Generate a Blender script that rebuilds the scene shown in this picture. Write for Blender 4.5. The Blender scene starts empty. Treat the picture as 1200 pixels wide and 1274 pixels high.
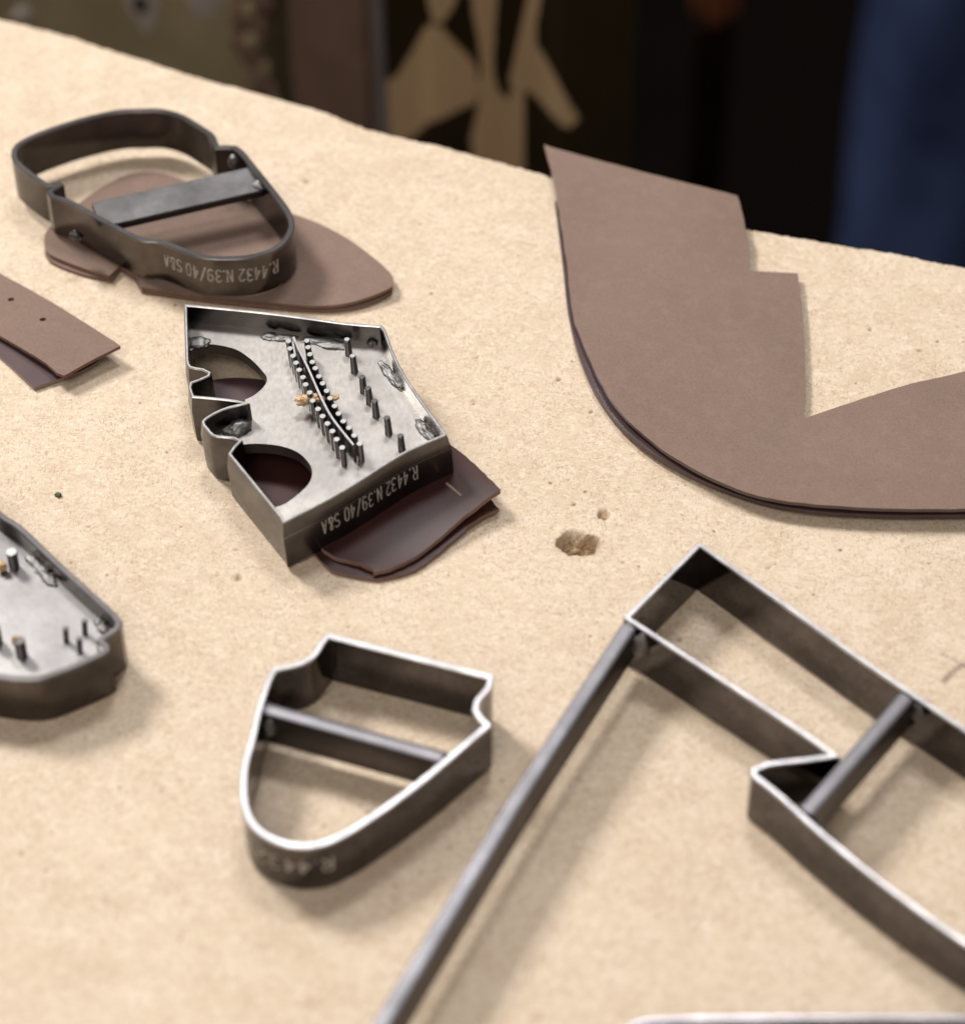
import bpy, bmesh, math, random, bisect
import numpy as np
from mathutils import Vector, Matrix, geometry, noise as mnoise

# ------------------------------------------------------------------ camera, world, lamps, exposure
scene = bpy.context.scene
PITCH = math.radians(46.0)                      # camera looks down at the table
DIST = 0.81
cam_data = bpy.data.cameras.new('camera'); cam = bpy.data.objects.new('camera', cam_data)
scene.collection.objects.link(cam); scene.camera = cam
cam.location = (0, -math.cos(PITCH) * DIST, math.sin(PITCH) * DIST)
cam.rotation_euler = (math.radians(90) - PITCH, 0, 0)
cam_data.sensor_fit = 'VERTICAL'; cam_data.sensor_height = 24.0
cam_data.lens = 24.0 * 3400 / 1274; cam_data.clip_start = .02; cam_data.clip_end = 50
cam_data.dof.use_dof = True; cam_data.dof.focus_distance = 0.828
cam_data.dof.aperture_fstop = cam_data.lens / 15.0; cam_data.dof.aperture_blades = 0

world = bpy.data.worlds.new('World'); scene.world = world; world.use_nodes = True
bg = world.node_tree.nodes['Background']; bg.inputs[0].default_value = (1.0, .90, .79, 1); bg.inputs[1].default_value = .22

def area_lamp(name, az_vec, elev, dist, sx, sy, power, col):
    l = bpy.data.lights.new(name, 'AREA'); l.shape = 'RECTANGLE'; l.size = sx; l.size_y = sy; l.energy = power; l.color = col
    o = bpy.data.objects.new(name, l); scene.collection.objects.link(o)
    h = Vector((az_vec[0], az_vec[1], 0)).normalized(); d = h * math.cos(math.radians(elev)) + Vector((0, 0, math.sin(math.radians(elev))))
    o.location = d * dist; o.rotation_euler = d.to_track_quat('Z', 'Y').to_euler()
    return o
area_lamp('window_light', (-.74, .67), 46, 2.2, .46, .46, 45, (1.0, .965, .91))
area_lamp('ceiling_light', (.12, 1.0), 66, 2.3, .50, .36, 20, (1.0, .985, .985))
area_lamp('fill_light', (-.35, -1.0), 54, 2.5, 1.4, .9, 19, (1.0, .94, .87))  # added fill lamp, lifts the background and softens the table shadows

scene.view_settings.view_transform = 'Standard'; scene.view_settings.look = 'None'
scene.view_settings.exposure = 0.0; scene.view_settings.gamma = 1.0
scene.cycles.max_bounces = 8
scene.cycles.sample_clamp_indirect = 1.7

D = {"shield":[[-42.31,-65.44],[2.05,-80.24],[1.93,-82.24],[1.52,-84.26],[0.1,-86.42],[-1.34,-88.51],[-1.98,-91.88],[-0.56,-94.97],[1.37,-97.31],[-0.43,-99.29],[-2.24,-101.28],[-4.26,-103.51],[-5.65,-105.06],[-7.16,-106.75],[-8.72,-108.5],[-10.3,-110.24],[-11.84,-111.9],[-13.68,-113.84],[-15.51,-115.7],[-17.36,-117.55],[-19.3,-119.44],[-20.97,-121.03],[-22.72,-122.67],[-24.5,-124.31],[-26.24,-125.89],[-27.9,-127.35],[-29.84,-129.03],[-31.7,-130.6],[-33.48,-132.03],[-35.19,-133.27],[-37.3,-134.65],[-39.28,-135.73],[-41.26,-136.52],[-44.33,-137.16],[-47.43,-137.13],[-49.57,-136.73],[-51.72,-136.03],[-53.72,-135.13],[-56.38,-133.42],[-58.59,-131.25],[-60.14,-128.64],[-61.23,-125.62],[-61.78,-123.39],[-62.17,-120.99],[-62.41,-118.49],[-62.52,-115.88],[-62.49,-113.17],[-62.33,-110.44],[-62.02,-107.89],[-61.58,-105.32],[-61.09,-102.27],[-60.81,-100.01],[-60.51,-97.45],[-60.2,-94.78],[-59.86,-92.17],[-59.49,-89.77],[-58.96,-86.96],[-58.36,-84.24],[-57.78,-81.84],[-57.3,-79.98],[-56.31,-77.66],[-53.54,-76.8],[-51.3,-76.14],[-49.02,-75.24],[-47.27,-74.01],[-45.86,-72.46],[-44.87,-70.36],[-44.05,-68.26]],
 "shield_bar":[[-58.85,-89.5],[-10.86,-106.39]],
 "strap":[[61.53,-31.02],[39.88,-58.81],[42.12,-60.83],[44.43,-62.91],[46.79,-65.04],[49.2,-67.21],[51.64,-69.4],[54.1,-71.61],[56.56,-73.83],[59.02,-76.03],[61.45,-78.22],[63.84,-80.38],[66.19,-82.49],[68.48,-84.55],[70.69,-86.54],[72.81,-88.46],[74.83,-90.29],[76.73,-92.01],[78.51,-93.63],[80.14,-95.12],[81.62,-96.48],[84.38,-99.06],[86.71,-101.33],[88.79,-103.42],[90.81,-105.46],[92.96,-107.6],[90.28,-108.1],[87.61,-108.6],[84.77,-109.09],[81.46,-109.53],[77.98,-109.96],[75.14,-110.44],[71.2,-112.33],[71.28,-114.21],[72.7,-115.84],[74.76,-117.98],[77.12,-120.61],[78.79,-122.67],[80.61,-125.01],[82.61,-127.58],[84.79,-130.32],[87.15,-133.17],[88.96,-135.29],[90.88,-137.51],[92.89,-139.81],[94.99,-142.18],[97.17,-144.58],[99.42,-147.01],[101.74,-149.45],[103.82,-151.58],[105.94,-153.74],[108.12,-155.92],[110.35,-158.13],[112.66,-160.35],[115.03,-162.6],[117.49,-164.86],[120.04,-167.14],[122.2,-169.01],[124.49,-170.94],[126.88,-172.91],[129.33,-174.9],[131.81,-176.89],[134.27,-178.86],[136.68,-180.78],[139.0,-182.64],[141.2,-184.42],[143.22,-186.09],[145.83,-188.28],[148.2,-190.29],[150.38,-192.17],[152.45,-193.97],[154.47,-195.74],[156.52,-197.52],[158.66,-199.37],[160.52,-196.86],[162.57,-194.37],[164.75,-191.9],[166.98,-189.44],[169.21,-186.98],[171.39,-184.51],[173.44,-182.02],[175.3,-179.51],[176.93,-176.97],[178.24,-174.39],[179.19,-171.76],[179.7,-169.07],[179.78,-166.49],[179.49,-163.79],[178.9,-160.99],[178.05,-158.12],[176.96,-155.22],[175.7,-152.31],[174.31,-149.42],[172.81,-146.58],[171.27,-143.83],[169.72,-141.18],[168.2,-138.68],[166.76,-136.34],[165.44,-134.2],[163.36,-131.16],[161.19,-128.54],[158.96,-126.25],[156.66,-124.2],[154.33,-122.28],[151.99,-120.4],[149.64,-118.46],[147.31,-116.35],[145.23,-114.37],[143.1,-112.36],[140.94,-110.35],[138.78,-108.34],[136.62,-106.34],[134.49,-104.36],[132.4,-102.42],[130.38,-100.53],[128.43,-98.69],[126.01,-96.38],[123.63,-94.09],[121.33,-91.86],[119.11,-89.7],[116.98,-87.63],[114.98,-85.67],[113.1,-83.84],[110.84,-81.64],[108.96,-79.82],[107.21,-78.11],[105.37,-76.28],[103.19,-74.08],[101.45,-72.29],[99.67,-70.44],[97.82,-68.49],[95.85,-66.42],[93.72,-64.18],[91.4,-61.76],[88.86,-59.11],[87.18,-57.38],[85.37,-55.51],[83.44,-53.52],[81.41,-51.43],[79.29,-49.26],[77.11,-47.02],[74.89,-44.74],[72.63,-42.42],[70.36,-40.09],[68.1,-37.77],[65.86,-35.47],[63.66,-33.22]],
 "strap_bar":[[115.23,-85.26],[84.15,-125.37]],
 "strap_rod":[[40.39,-61.19],[21.45,-97.31],[8.16,-123.0],[-23.51,-188.66],[-37.95,-218.65]],
 "low":[[35.89,-191.63],[39.07,-190.25],[43.19,-189.81],[48.87,-189.56],[52.04,-189.49],[55.83,-189.42],[60.08,-189.37],[64.62,-189.32],[69.27,-189.27],[73.86,-189.24],[78.22,-189.21],[82.43,-189.18],[86.67,-189.15],[90.91,-189.13],[95.13,-189.12],[99.33,-189.12],[103.48,-189.15],[107.56,-189.21],[111.74,-189.25],[116.09,-189.26],[120.45,-189.28],[124.66,-189.34],[128.56,-189.5],[131.99,-189.78],[134.79,-190.25],[139.67,-192.46],[141.58,-197.1],[141.49,-199.98],[141.1,-203.64],[140.44,-207.8],[139.54,-212.16],[138.44,-216.44],[137.17,-220.34],[135.75,-223.57],[133.68,-227.28],[131.43,-230.51],[128.73,-233.16],[125.3,-235.11],[120.86,-236.26],[118.27,-236.57],[115.23,-236.86],[111.78,-237.1],[107.99,-237.31],[103.92,-237.49],[99.6,-237.63],[95.1,-237.73],[90.48,-237.81],[85.77,-237.84],[81.05,-237.84],[76.36,-237.81],[71.76,-237.73],[67.29,-237.63],[63.03,-237.49],[59.01,-237.31],[55.29,-237.1],[51.93,-236.86],[48.97,-236.57],[46.49,-236.26],[42.1,-234.64],[39.22,-231.68],[37.32,-227.84],[35.82,-223.57],[34.96,-219.58],[34.59,-214.88],[34.55,-209.98],[34.66,-205.39],[34.74,-201.62],[34.89,-197.51],[35.28,-194.09]],
 "far":[[-153.46,144.39],[-153.67,146.87],[-152.89,149.66],[-151.81,151.11],[-150.35,152.62],[-148.51,154.18],[-146.3,155.82],[-144.55,156.99],[-142.52,158.24],[-140.34,159.52],[-138.08,160.78],[-135.85,161.96],[-133.74,163.01],[-131.3,164.13],[-128.85,165.16],[-126.46,166.08],[-124.19,166.85],[-122.12,167.45],[-119.13,167.97],[-116.56,168.07],[-114.12,168.1],[-111.8,168.26],[-109.61,168.34],[-107.41,168.1],[-105.08,167.43],[-102.73,166.44],[-100.47,165.17],[-98.33,163.53],[-96.28,161.61],[-94.39,159.78],[-92.61,158.15],[-90.98,156.61],[-89.73,155.18],[-88.88,153.32],[-88.42,151.56],[-87.28,148.39],[-84.65,148.58],[-81.47,148.47],[-79.43,146.34],[-78.54,144.85],[-77.41,142.91],[-76.13,140.66],[-74.77,138.26],[-73.41,135.84],[-72.13,133.57],[-71.01,131.58],[-69.65,129.19],[-68.4,127.0],[-67.26,124.97],[-66.22,123.07],[-65.25,121.25],[-63.83,118.5],[-62.66,116.06],[-61.78,113.74],[-61.21,111.51],[-60.93,109.41],[-60.92,107.38],[-61.44,104.4],[-62.54,101.6],[-64.14,98.98],[-66.36,96.7],[-68.3,95.45],[-70.54,94.4],[-72.95,93.6],[-75.52,93.08],[-78.25,92.81],[-81.0,92.77],[-83.58,92.84],[-86.18,93.13],[-89.19,94.01],[-91.12,94.9],[-93.33,96.09],[-95.66,97.45],[-97.97,98.8],[-100.1,99.99],[-101.91,100.87],[-104.2,101.34],[-106.18,101.34],[-108.38,101.99],[-110.02,102.98],[-111.96,104.3],[-114.1,105.83],[-116.3,107.47],[-118.45,109.1],[-120.42,110.6],[-122.09,111.88],[-124.24,113.57],[-126.04,115.09],[-127.62,116.46],[-129.11,117.69],[-131.7,119.69],[-134.0,121.22],[-136.55,122.32],[-138.62,123.24],[-139.76,125.27],[-139.01,126.8],[-136.76,128.85],[-137.52,129.87],[-140.34,128.85],[-141.84,129.62],[-143.53,131.1],[-145.18,132.74],[-147.05,134.73],[-148.73,136.57],[-150.69,138.76],[-152.17,140.73],[-153.06,142.49]],
 "far_bar":[[-124.19,117.08],[-72.99,135.83]],
 "punch_O":[-57.479,-22.413,0.0],
 "punch_R":[[0.998719,-0.000597,-0.050596],[-0.000597,0.999722,-0.023582],[0.050596,0.023582,0.998441]],
 "punch":[[-33.64,93.55],[-31.63,93.16],[-29.61,92.77],[-27.57,92.37],[-25.52,91.98],[-23.47,91.59],[-21.41,91.2],[-19.37,90.8],[-17.34,90.41],[-15.33,90.02],[-13.34,89.62],[-11.39,89.23],[-9.47,88.84],[-7.6,88.44],[-5.78,88.05],[-3.68,87.58],[-1.58,87.09],[0.5,86.58],[2.55,86.07],[4.57,85.56],[6.53,85.06],[8.44,84.57],[10.28,84.09],[12.04,83.65],[13.71,83.23],[15.27,82.86],[16.72,82.52],[18.9,82.07],[20.82,81.73],[22.56,81.45],[24.21,81.21],[25.87,80.96],[27.61,80.69],[28.89,78.66],[29.3,77.27],[29.76,75.47],[30.26,73.44],[30.8,71.35],[31.38,69.38],[31.96,67.54],[32.58,65.72],[33.23,63.89],[33.94,62.02],[34.72,60.08],[35.4,58.45],[36.1,56.86],[36.84,55.22],[37.65,53.48],[38.56,51.58],[39.59,49.46],[40.38,47.88],[41.23,46.18],[42.14,44.38],[43.1,42.51],[44.09,40.6],[45.09,38.65],[46.09,36.71],[47.08,34.79],[48.04,32.92],[46.27,31.98],[44.47,31.04],[42.68,30.09],[40.98,29.17],[39.42,28.27],[37.8,27.29],[36.42,26.41],[35.04,25.44],[33.39,24.18],[32.2,23.22],[30.84,22.09],[29.35,20.83],[27.74,19.46],[26.06,18.02],[24.32,16.55],[22.57,15.08],[20.83,13.65],[19.12,12.28],[17.48,11.01],[15.89,9.83],[14.29,8.69],[12.7,7.59],[11.1,6.5],[9.5,5.44],[7.9,4.39],[6.3,3.34],[4.71,2.29],[3.11,1.23],[1.51,0.16],[0.59,2.38],[-15.94,28.4],[-15.26,30.02],[-14.57,31.5],[-13.18,33.5],[-14.67,34.57],[-16.26,34.91],[-18.04,35.23],[-19.62,35.5],[-21.04,36.04],[-22.12,37.25],[-23.04,38.79],[-24.21,40.44],[-24.71,42.21],[-23.97,43.45],[-22.65,44.73],[-21.24,45.85],[-19.1,47.18],[-16.87,48.19],[-14.76,48.79],[-12.68,49.23],[-14.71,49.82],[-17.01,50.43],[-19.05,50.87],[-21.33,51.31],[-23.44,51.71],[-25.97,52.13],[-28.32,52.5],[-29.04,54.6],[-29.58,56.52],[-29.42,59.09],[-26.76,60.29],[-24.36,61.75],[-24.18,62.71],[-26.12,64.05],[-28.16,64.57],[-30.09,65.3],[-30.84,66.7],[-31.24,68.32]],
 "plate":[[-33.64,93.55],[-30.51,92.94],[-27.34,92.33],[-24.15,91.72],[-20.96,91.11],[-17.79,90.5],[-14.67,89.89],[-11.61,89.27],[-8.64,88.66],[-5.78,88.05],[-2.63,87.34],[0.5,86.58],[3.56,85.82],[6.53,85.06],[9.37,84.33],[12.04,83.65],[14.5,83.04],[16.72,82.52],[19.89,81.89],[22.56,81.45],[25.04,81.09],[27.61,80.69],[28.89,78.66],[29.6,76.11],[30.44,72.74],[31.38,69.38],[32.37,66.33],[33.46,63.28],[34.72,60.08],[35.75,57.66],[36.84,55.22],[38.09,52.56],[39.59,49.46],[40.79,47.04],[42.14,44.38],[43.59,41.56],[45.09,38.65],[46.59,35.75],[48.04,32.92],[45.07,31.35],[42.1,29.78],[39.42,28.27],[36.42,26.41],[33.39,24.18],[31.64,22.76],[29.57,21.01],[27.27,19.05],[24.82,16.97],[22.32,14.87],[19.85,12.85],[17.48,11.01],[14.83,9.07],[12.16,7.22],[9.5,5.44],[6.84,3.69],[4.17,1.94],[1.51,0.16],[0.59,2.38],[-1.96,12.88],[-1.22,13.14],[-0.17,13.56],[0.96,14.27],[1.79,15.03],[2.75,15.99],[3.75,17.05],[4.68,18.11],[5.46,19.05],[6.22,20.05],[6.83,20.95],[7.31,21.84],[7.69,22.78],[8.02,24.16],[8.14,25.58],[8.08,26.95],[7.83,28.2],[7.4,29.4],[6.73,30.65],[6.08,31.69],[5.29,32.79],[4.39,33.87],[3.38,34.82],[2.5,35.49],[1.54,36.09],[0.52,36.64],[-0.55,37.12],[-1.68,37.56],[-2.89,37.93],[-4.19,38.25],[-5.53,38.51],[-6.85,38.72],[-8.07,38.87],[-9.6,38.95],[-11.11,38.92],[-12.43,38.84],[-13.35,38.8],[-13.18,33.5],[-14.67,34.57],[-16.26,34.91],[-18.04,35.23],[-19.62,35.5],[-21.04,36.04],[-22.12,37.25],[-23.04,38.79],[-24.21,40.44],[-24.71,42.21],[-23.97,43.45],[-22.65,44.73],[-21.24,45.85],[-19.1,47.18],[-16.87,48.19],[-14.76,48.79],[-12.68,49.23],[-13.5,57.72],[-12.49,58.21],[-11.14,59.14],[-10.42,59.86],[-9.64,60.73],[-8.89,61.68],[-8.3,62.61],[-7.71,63.84],[-7.32,65.09],[-7.28,66.38],[-7.54,67.34],[-8.02,68.32],[-8.65,69.33],[-9.34,70.39],[-9.93,71.31],[-10.6,72.29],[-11.32,73.29],[-12.07,74.28],[-12.86,75.22],[-13.68,76.13],[-14.53,77.05],[-15.42,77.93],[-16.34,78.74],[-17.3,79.45],[-18.31,80.06],[-19.39,80.58],[-20.48,81.02],[-21.57,81.4],[-22.61,81.73],[-23.88,82.07],[-25.14,82.32],[-26.31,82.47],[-27.34,82.52],[-28.89,82.29],[-30.07,81.66],[-31.09,80.41],[-31.76,79.26],[-31.38,70.25],[-31.62,72.58],[-31.98,76.01],[-32.38,79.81],[-32.73,83.24],[-32.97,85.57]],
 "pins":[[-0.45,74.96],[0.17,71.61],[1.23,68.59],[2.29,65.39],[3.34,62.46],[4.64,58.95],[5.6,55.81],[6.97,52.4],[8.02,48.83],[9.74,45.45],[11.22,42.22],[12.78,39.13],[14.37,35.92],[15.74,32.56],[17.52,28.96],[5.2,74.65],[5.68,71.98],[6.37,68.78],[7.23,65.65],[8.27,62.66],[9.51,59.15],[10.78,55.92],[12.08,52.77],[13.18,49.84],[14.67,46.4],[15.96,43.08],[17.46,40.12],[19.25,37.15],[20.9,33.99],[22.54,30.56]],
 "pins2":[[17.25,75.75],[19.24,68.04],[22.3,59.26],[24.27,54.33],[26.35,48.71],[30.26,41.24],[34.33,34.07]],
 "slit":[[0.97,76.77],[1.44,75.37],[2.13,73.33],[2.95,71.03],[3.62,69.24],[4.37,67.32],[5.19,65.21],[6.06,62.86],[6.69,61.07],[7.37,59.11],[8.08,57.04],[8.79,54.95],[9.51,52.92],[10.2,51.04],[10.96,48.99],[11.67,47.1],[12.39,45.26],[13.2,43.39],[14.16,41.38],[15.02,39.75],[16.04,37.94],[17.15,36.05],[18.25,34.2],[19.28,32.51],[20.14,31.09],[20.76,30.05]],
 "crumb":[[5.29,52.27]],
 "front_ends":[[48.04,32.92],[1.51,0.16]],
 "welds":[[-29.54,83.23],[-7.61,84.75],[-2.88,83.82],[8.42,81.87],[12.71,79.63],[-15.04,44.95],[29.43,67.46],[31.63,63.58],[41.42,41.71],[24.32,79.93]],
 "text_punch":[[38.24,28.0],[10.64,6.24]],
 "text_far":[[-64.89,96.73],[-102.76,97.5]],
 "text_oval":[[-39.18,-135.68],[-63.03,-127.36]],
 "pinDie":[[-154.8,0.55],[-153.33,-0.4],[-151.71,-1.86],[-149.96,-3.73],[-148.14,-5.89],[-146.3,-8.22],[-144.48,-10.6],[-142.73,-12.92],[-141.11,-15.06],[-139.65,-16.91],[-138.41,-18.34],[-136.35,-20.16],[-134.48,-21.44],[-132.4,-23.24],[-130.96,-24.78],[-129.29,-26.64],[-127.48,-28.72],[-125.58,-30.92],[-123.66,-33.15],[-121.8,-35.3],[-120.07,-37.27],[-118.13,-39.42],[-116.21,-41.55],[-114.34,-43.61],[-112.53,-45.59],[-110.83,-47.45],[-109.27,-49.17],[-107.11,-51.54],[-105.16,-53.66],[-103.5,-55.49],[-102.2,-56.97],[-100.5,-59.43],[-100.73,-61.53],[-102.13,-63.27],[-104.05,-65.0],[-104.96,-66.39],[-103.22,-68.25],[-102.81,-69.84],[-104.23,-71.21],[-106.01,-72.38],[-108.36,-73.86],[-110.79,-75.3],[-113.26,-76.72],[-115.81,-78.11],[-118.1,-79.17],[-120.59,-79.9],[-123.14,-80.05],[-125.38,-79.97],[-127.92,-79.71],[-130.95,-79.17],[-132.85,-78.77],[-134.94,-78.33],[-137.2,-77.8],[-139.58,-77.18],[-142.03,-76.43],[-144.54,-75.53],[-146.81,-74.8],[-149.27,-74.17],[-151.81,-73.51],[-154.36,-72.65],[-156.82,-71.45],[-159.09,-69.74],[-161.08,-67.38],[-162.06,-65.79],[-163.02,-63.98],[-163.95,-61.97],[-164.86,-59.79],[-165.72,-57.47],[-166.53,-55.04],[-167.28,-52.53],[-167.96,-49.96],[-168.57,-47.37],[-169.1,-44.77],[-169.54,-42.2],[-169.88,-39.68],[-170.11,-37.25],[-170.23,-34.78],[-170.23,-32.18],[-170.14,-29.48],[-169.95,-26.72],[-169.68,-23.94],[-169.33,-21.17],[-168.92,-18.45],[-168.46,-15.83],[-167.95,-13.33],[-167.4,-11.0],[-166.84,-8.87],[-166.25,-6.99],[-165.66,-5.38],[-164.19,-2.65],[-162.28,-0.52],[-160.0,0.83],[-157.48,1.24]],
 "pinDie_pins":[[-133.2,-33.59],[-127.03,-66.92],[-134.49,-62.06],[-115.46,-61.53],[-110.57,-58.73],[-111.3,-65.35]],
 "pinDie_w":[[-125.5,-34.45],[-127.72,-31.51],[-122.95,-38.11],[-106.83,-54.97],[-105.57,-57.09]],
 "big_top":[[20.59,166.34,6.0],[23.55,164.88,6.03],[27.03,163.32,6.0],[29.75,162.25,5.9],[33.06,160.96,5.76],[36.83,159.52,5.59],[40.93,157.95,5.41],[45.19,156.32,5.24],[49.5,154.66,5.1],[53.69,153.03,5.0],[57.33,151.59,4.95],[61.06,150.11,4.93],[64.88,148.6,4.93],[68.75,147.05,4.94],[72.65,145.49,4.96],[76.56,143.93,4.98],[80.45,142.38,4.99],[84.31,140.84,5.0],[84.76,137.31,4.75],[85.19,133.58,4.5],[85.59,129.1,4.22],[85.96,124.78,4.0],[86.37,121.8,4.02],[86.6,118.71,4.0],[86.5,114.75,3.74],[86.26,109.95,3.37],[86.02,105.15,3.0],[101.47,103.97,3.0],[101.5,100.2,2.97],[101.54,96.48,2.94],[101.56,92.66,2.92],[101.52,88.56,2.9],[101.42,85.0,2.89],[101.29,81.23,2.89],[101.13,77.35,2.9],[100.94,73.47,2.9],[100.74,69.67,2.9],[100.53,65.92,2.9],[100.3,62.13,2.9],[100.05,58.4,2.89],[99.78,54.78,2.89],[99.49,51.35,2.9],[99.1,47.42,2.92],[98.67,43.76,2.94],[98.23,40.22,2.97],[97.79,36.62,3.0],[101.59,38.19,3.27],[105.35,39.73,3.56],[109.19,41.32,3.82],[113.24,43.02,4.0],[116.69,44.54,4.06],[120.29,46.17,4.07],[123.97,47.83,4.05],[127.67,49.44,4.02],[131.33,50.91,4.0],[134.81,52.12,4.0],[138.15,53.13,4.0],[141.56,54.11,4.0],[145.24,55.25,4.0],[149.39,56.71,4.0],[152.73,58.01,4.0],[156.34,59.48,4.0],[160.14,61.07,4.0],[164.07,62.73,4.0],[168.05,64.43,4.0],[172.0,66.11,4.0],[175.86,67.73,4.0],[176.0,63.61,4.21],[176.18,59.42,4.42],[176.39,55.19,4.64],[176.6,50.96,4.87],[176.8,46.74,5.09],[176.97,42.57,5.3],[177.09,38.47,5.5],[177.15,34.48,5.69],[177.12,30.61,5.86],[177.0,26.9,6.0],[176.68,22.51,6.14],[176.21,18.35,6.25],[175.63,14.36,6.33],[174.96,10.51,6.39],[174.25,6.72,6.44],[173.53,2.96,6.48],[172.83,-0.84,6.53],[172.19,-4.73,6.6],[168.29,-4.8,6.63],[164.33,-4.88,6.65],[160.34,-4.96,6.68],[156.36,-5.04,6.71],[152.44,-5.11,6.74],[148.62,-5.17,6.76],[144.93,-5.22,6.78],[141.43,-5.26,6.8],[137.09,-5.29,6.81],[133.04,-5.33,6.82],[129.2,-5.35,6.82],[125.45,-5.33,6.81],[121.71,-5.25,6.81],[117.88,-5.09,6.8],[113.89,-4.87,6.79],[109.8,-4.59,6.78],[105.73,-4.25,6.77],[101.75,-3.85,6.75],[97.97,-3.39,6.73],[94.49,-2.86,6.7],[89.93,-2.02,6.64],[85.93,-1.09,6.56],[82.16,0.1,6.48],[78.29,1.73,6.4],[75.04,3.42,6.34],[71.76,5.39,6.28],[68.5,7.58,6.23],[65.32,9.94,6.17],[62.27,12.42,6.1],[59.3,15.06,6.02],[56.38,17.89,5.91],[53.57,20.85,5.81],[50.93,23.87,5.74],[48.5,26.86,5.7],[45.82,30.44,5.76],[43.46,33.97,5.89],[41.31,37.73,6.0],[39.29,41.99,6.0],[37.99,45.26,5.9],[36.75,48.83,5.74],[35.58,52.58,5.55],[34.49,56.39,5.34],[33.47,60.14,5.15],[32.52,63.69,5.0],[31.5,67.63,4.86],[30.58,71.38,4.74],[29.76,75.08,4.64],[29.06,78.88,4.56],[28.47,82.95,4.5],[28.11,86.54,4.47],[27.87,90.24,4.44],[27.71,94.04,4.44],[27.58,97.96,4.44],[27.42,102.01,4.47],[27.19,106.18,4.5],[26.94,109.97,4.55],[26.67,113.99,4.61],[26.38,118.14,4.68],[26.07,122.31,4.76],[25.76,126.38,4.84],[25.44,130.25,4.92],[25.13,133.8,5.0],[24.68,138.32,5.1],[24.22,142.48,5.2],[23.74,146.32,5.3],[23.27,149.9,5.4],[22.81,153.25,5.5],[22.07,158.09,5.67],[21.33,162.22,5.83]],
 "big_low":[[24.04,142.42,1.3],[28.24,141.93,1.3],[32.48,141.59,1.3],[36.74,141.28,1.3],[40.98,140.9,1.3],[45.16,140.34,1.3],[49.26,139.5,1.3],[53.24,138.26,1.3],[56.62,136.8,1.3],[59.9,135.03,1.3],[63.11,133.02,1.3],[66.27,130.84,1.3],[69.41,128.57,1.3],[72.54,126.27,1.3],[75.68,124.02,1.3],[78.86,121.89,1.3],[79.61,117.63,1.3],[80.21,113.09,1.3],[80.89,108.69,1.3],[81.86,104.86,1.3],[83.33,102.0,1.3],[87.17,99.92,1.3],[92.02,99.79,1.3],[96.87,99.65,1.3],[93.62,35.0,1.5],[97.25,36.52,1.51],[100.7,38.01,1.53],[104.07,39.48,1.54],[107.47,40.96,1.56],[111.03,42.46,1.57],[114.86,44.01,1.58],[119.07,45.63,1.59],[123.78,47.33,1.6],[126.82,48.37,1.6],[130.05,49.45,1.61],[133.46,50.56,1.61],[137.02,51.7,1.61],[140.7,52.87,1.61],[144.49,54.05,1.61],[148.35,55.25,1.61],[152.27,56.46,1.61],[156.23,57.67,1.6],[160.19,58.89,1.6],[164.13,60.1,1.6],[168.04,61.31,1.6],[171.88,62.5,1.6],[175.64,63.68,1.6],[173.93,-4.27,3.4],[169.87,-4.32,3.43],[165.73,-4.37,3.45],[161.56,-4.42,3.48],[157.4,-4.47,3.51],[153.31,-4.52,3.54],[149.33,-4.56,3.56],[145.52,-4.6,3.58],[141.92,-4.63,3.6],[137.49,-4.67,3.61],[133.41,-4.73,3.61],[129.56,-4.78,3.61],[125.83,-4.8,3.61],[122.1,-4.76,3.6],[118.26,-4.63,3.6],[114.27,-4.44,3.61],[110.2,-4.23,3.64],[106.13,-3.95,3.66],[102.15,-3.59,3.67],[98.34,-3.11,3.66],[94.79,-2.49,3.6],[90.93,-1.56,3.44],[87.43,-0.46,3.19],[84.13,0.81,2.93],[80.87,2.22,2.71],[77.5,3.79,2.6],[73.97,5.51,2.65],[70.38,7.38,2.81],[66.81,9.41,3.01],[63.35,11.57,3.2],[60.09,13.85,3.3],[57.02,16.25,3.31],[54.08,18.78,3.26],[51.29,21.44,3.18],[48.65,24.24,3.08],[46.2,27.19,3.0],[43.93,30.3,2.92],[41.84,33.57,2.83],[39.91,36.98,2.74],[38.14,40.51,2.66],[36.51,44.13,2.6],[35.04,47.85,2.57],[33.74,51.68,2.58],[32.59,55.62,2.58],[31.54,59.66,2.57],[30.59,63.82,2.5],[29.87,67.37,2.39],[29.24,71.03,2.23],[28.68,74.76,2.06],[28.18,78.54,1.88],[27.74,82.36,1.72],[27.34,86.19,1.6],[27.02,89.94,1.53],[26.79,93.62,1.48],[26.61,97.34,1.45],[26.45,101.19,1.43],[26.27,105.3,1.42],[26.04,109.77,1.4],[25.82,113.41,1.38],[25.59,117.29,1.37],[25.34,121.35,1.36],[25.08,125.53,1.34],[24.82,129.78,1.33],[24.55,134.04,1.32],[24.29,138.28,1.31]],
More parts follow.
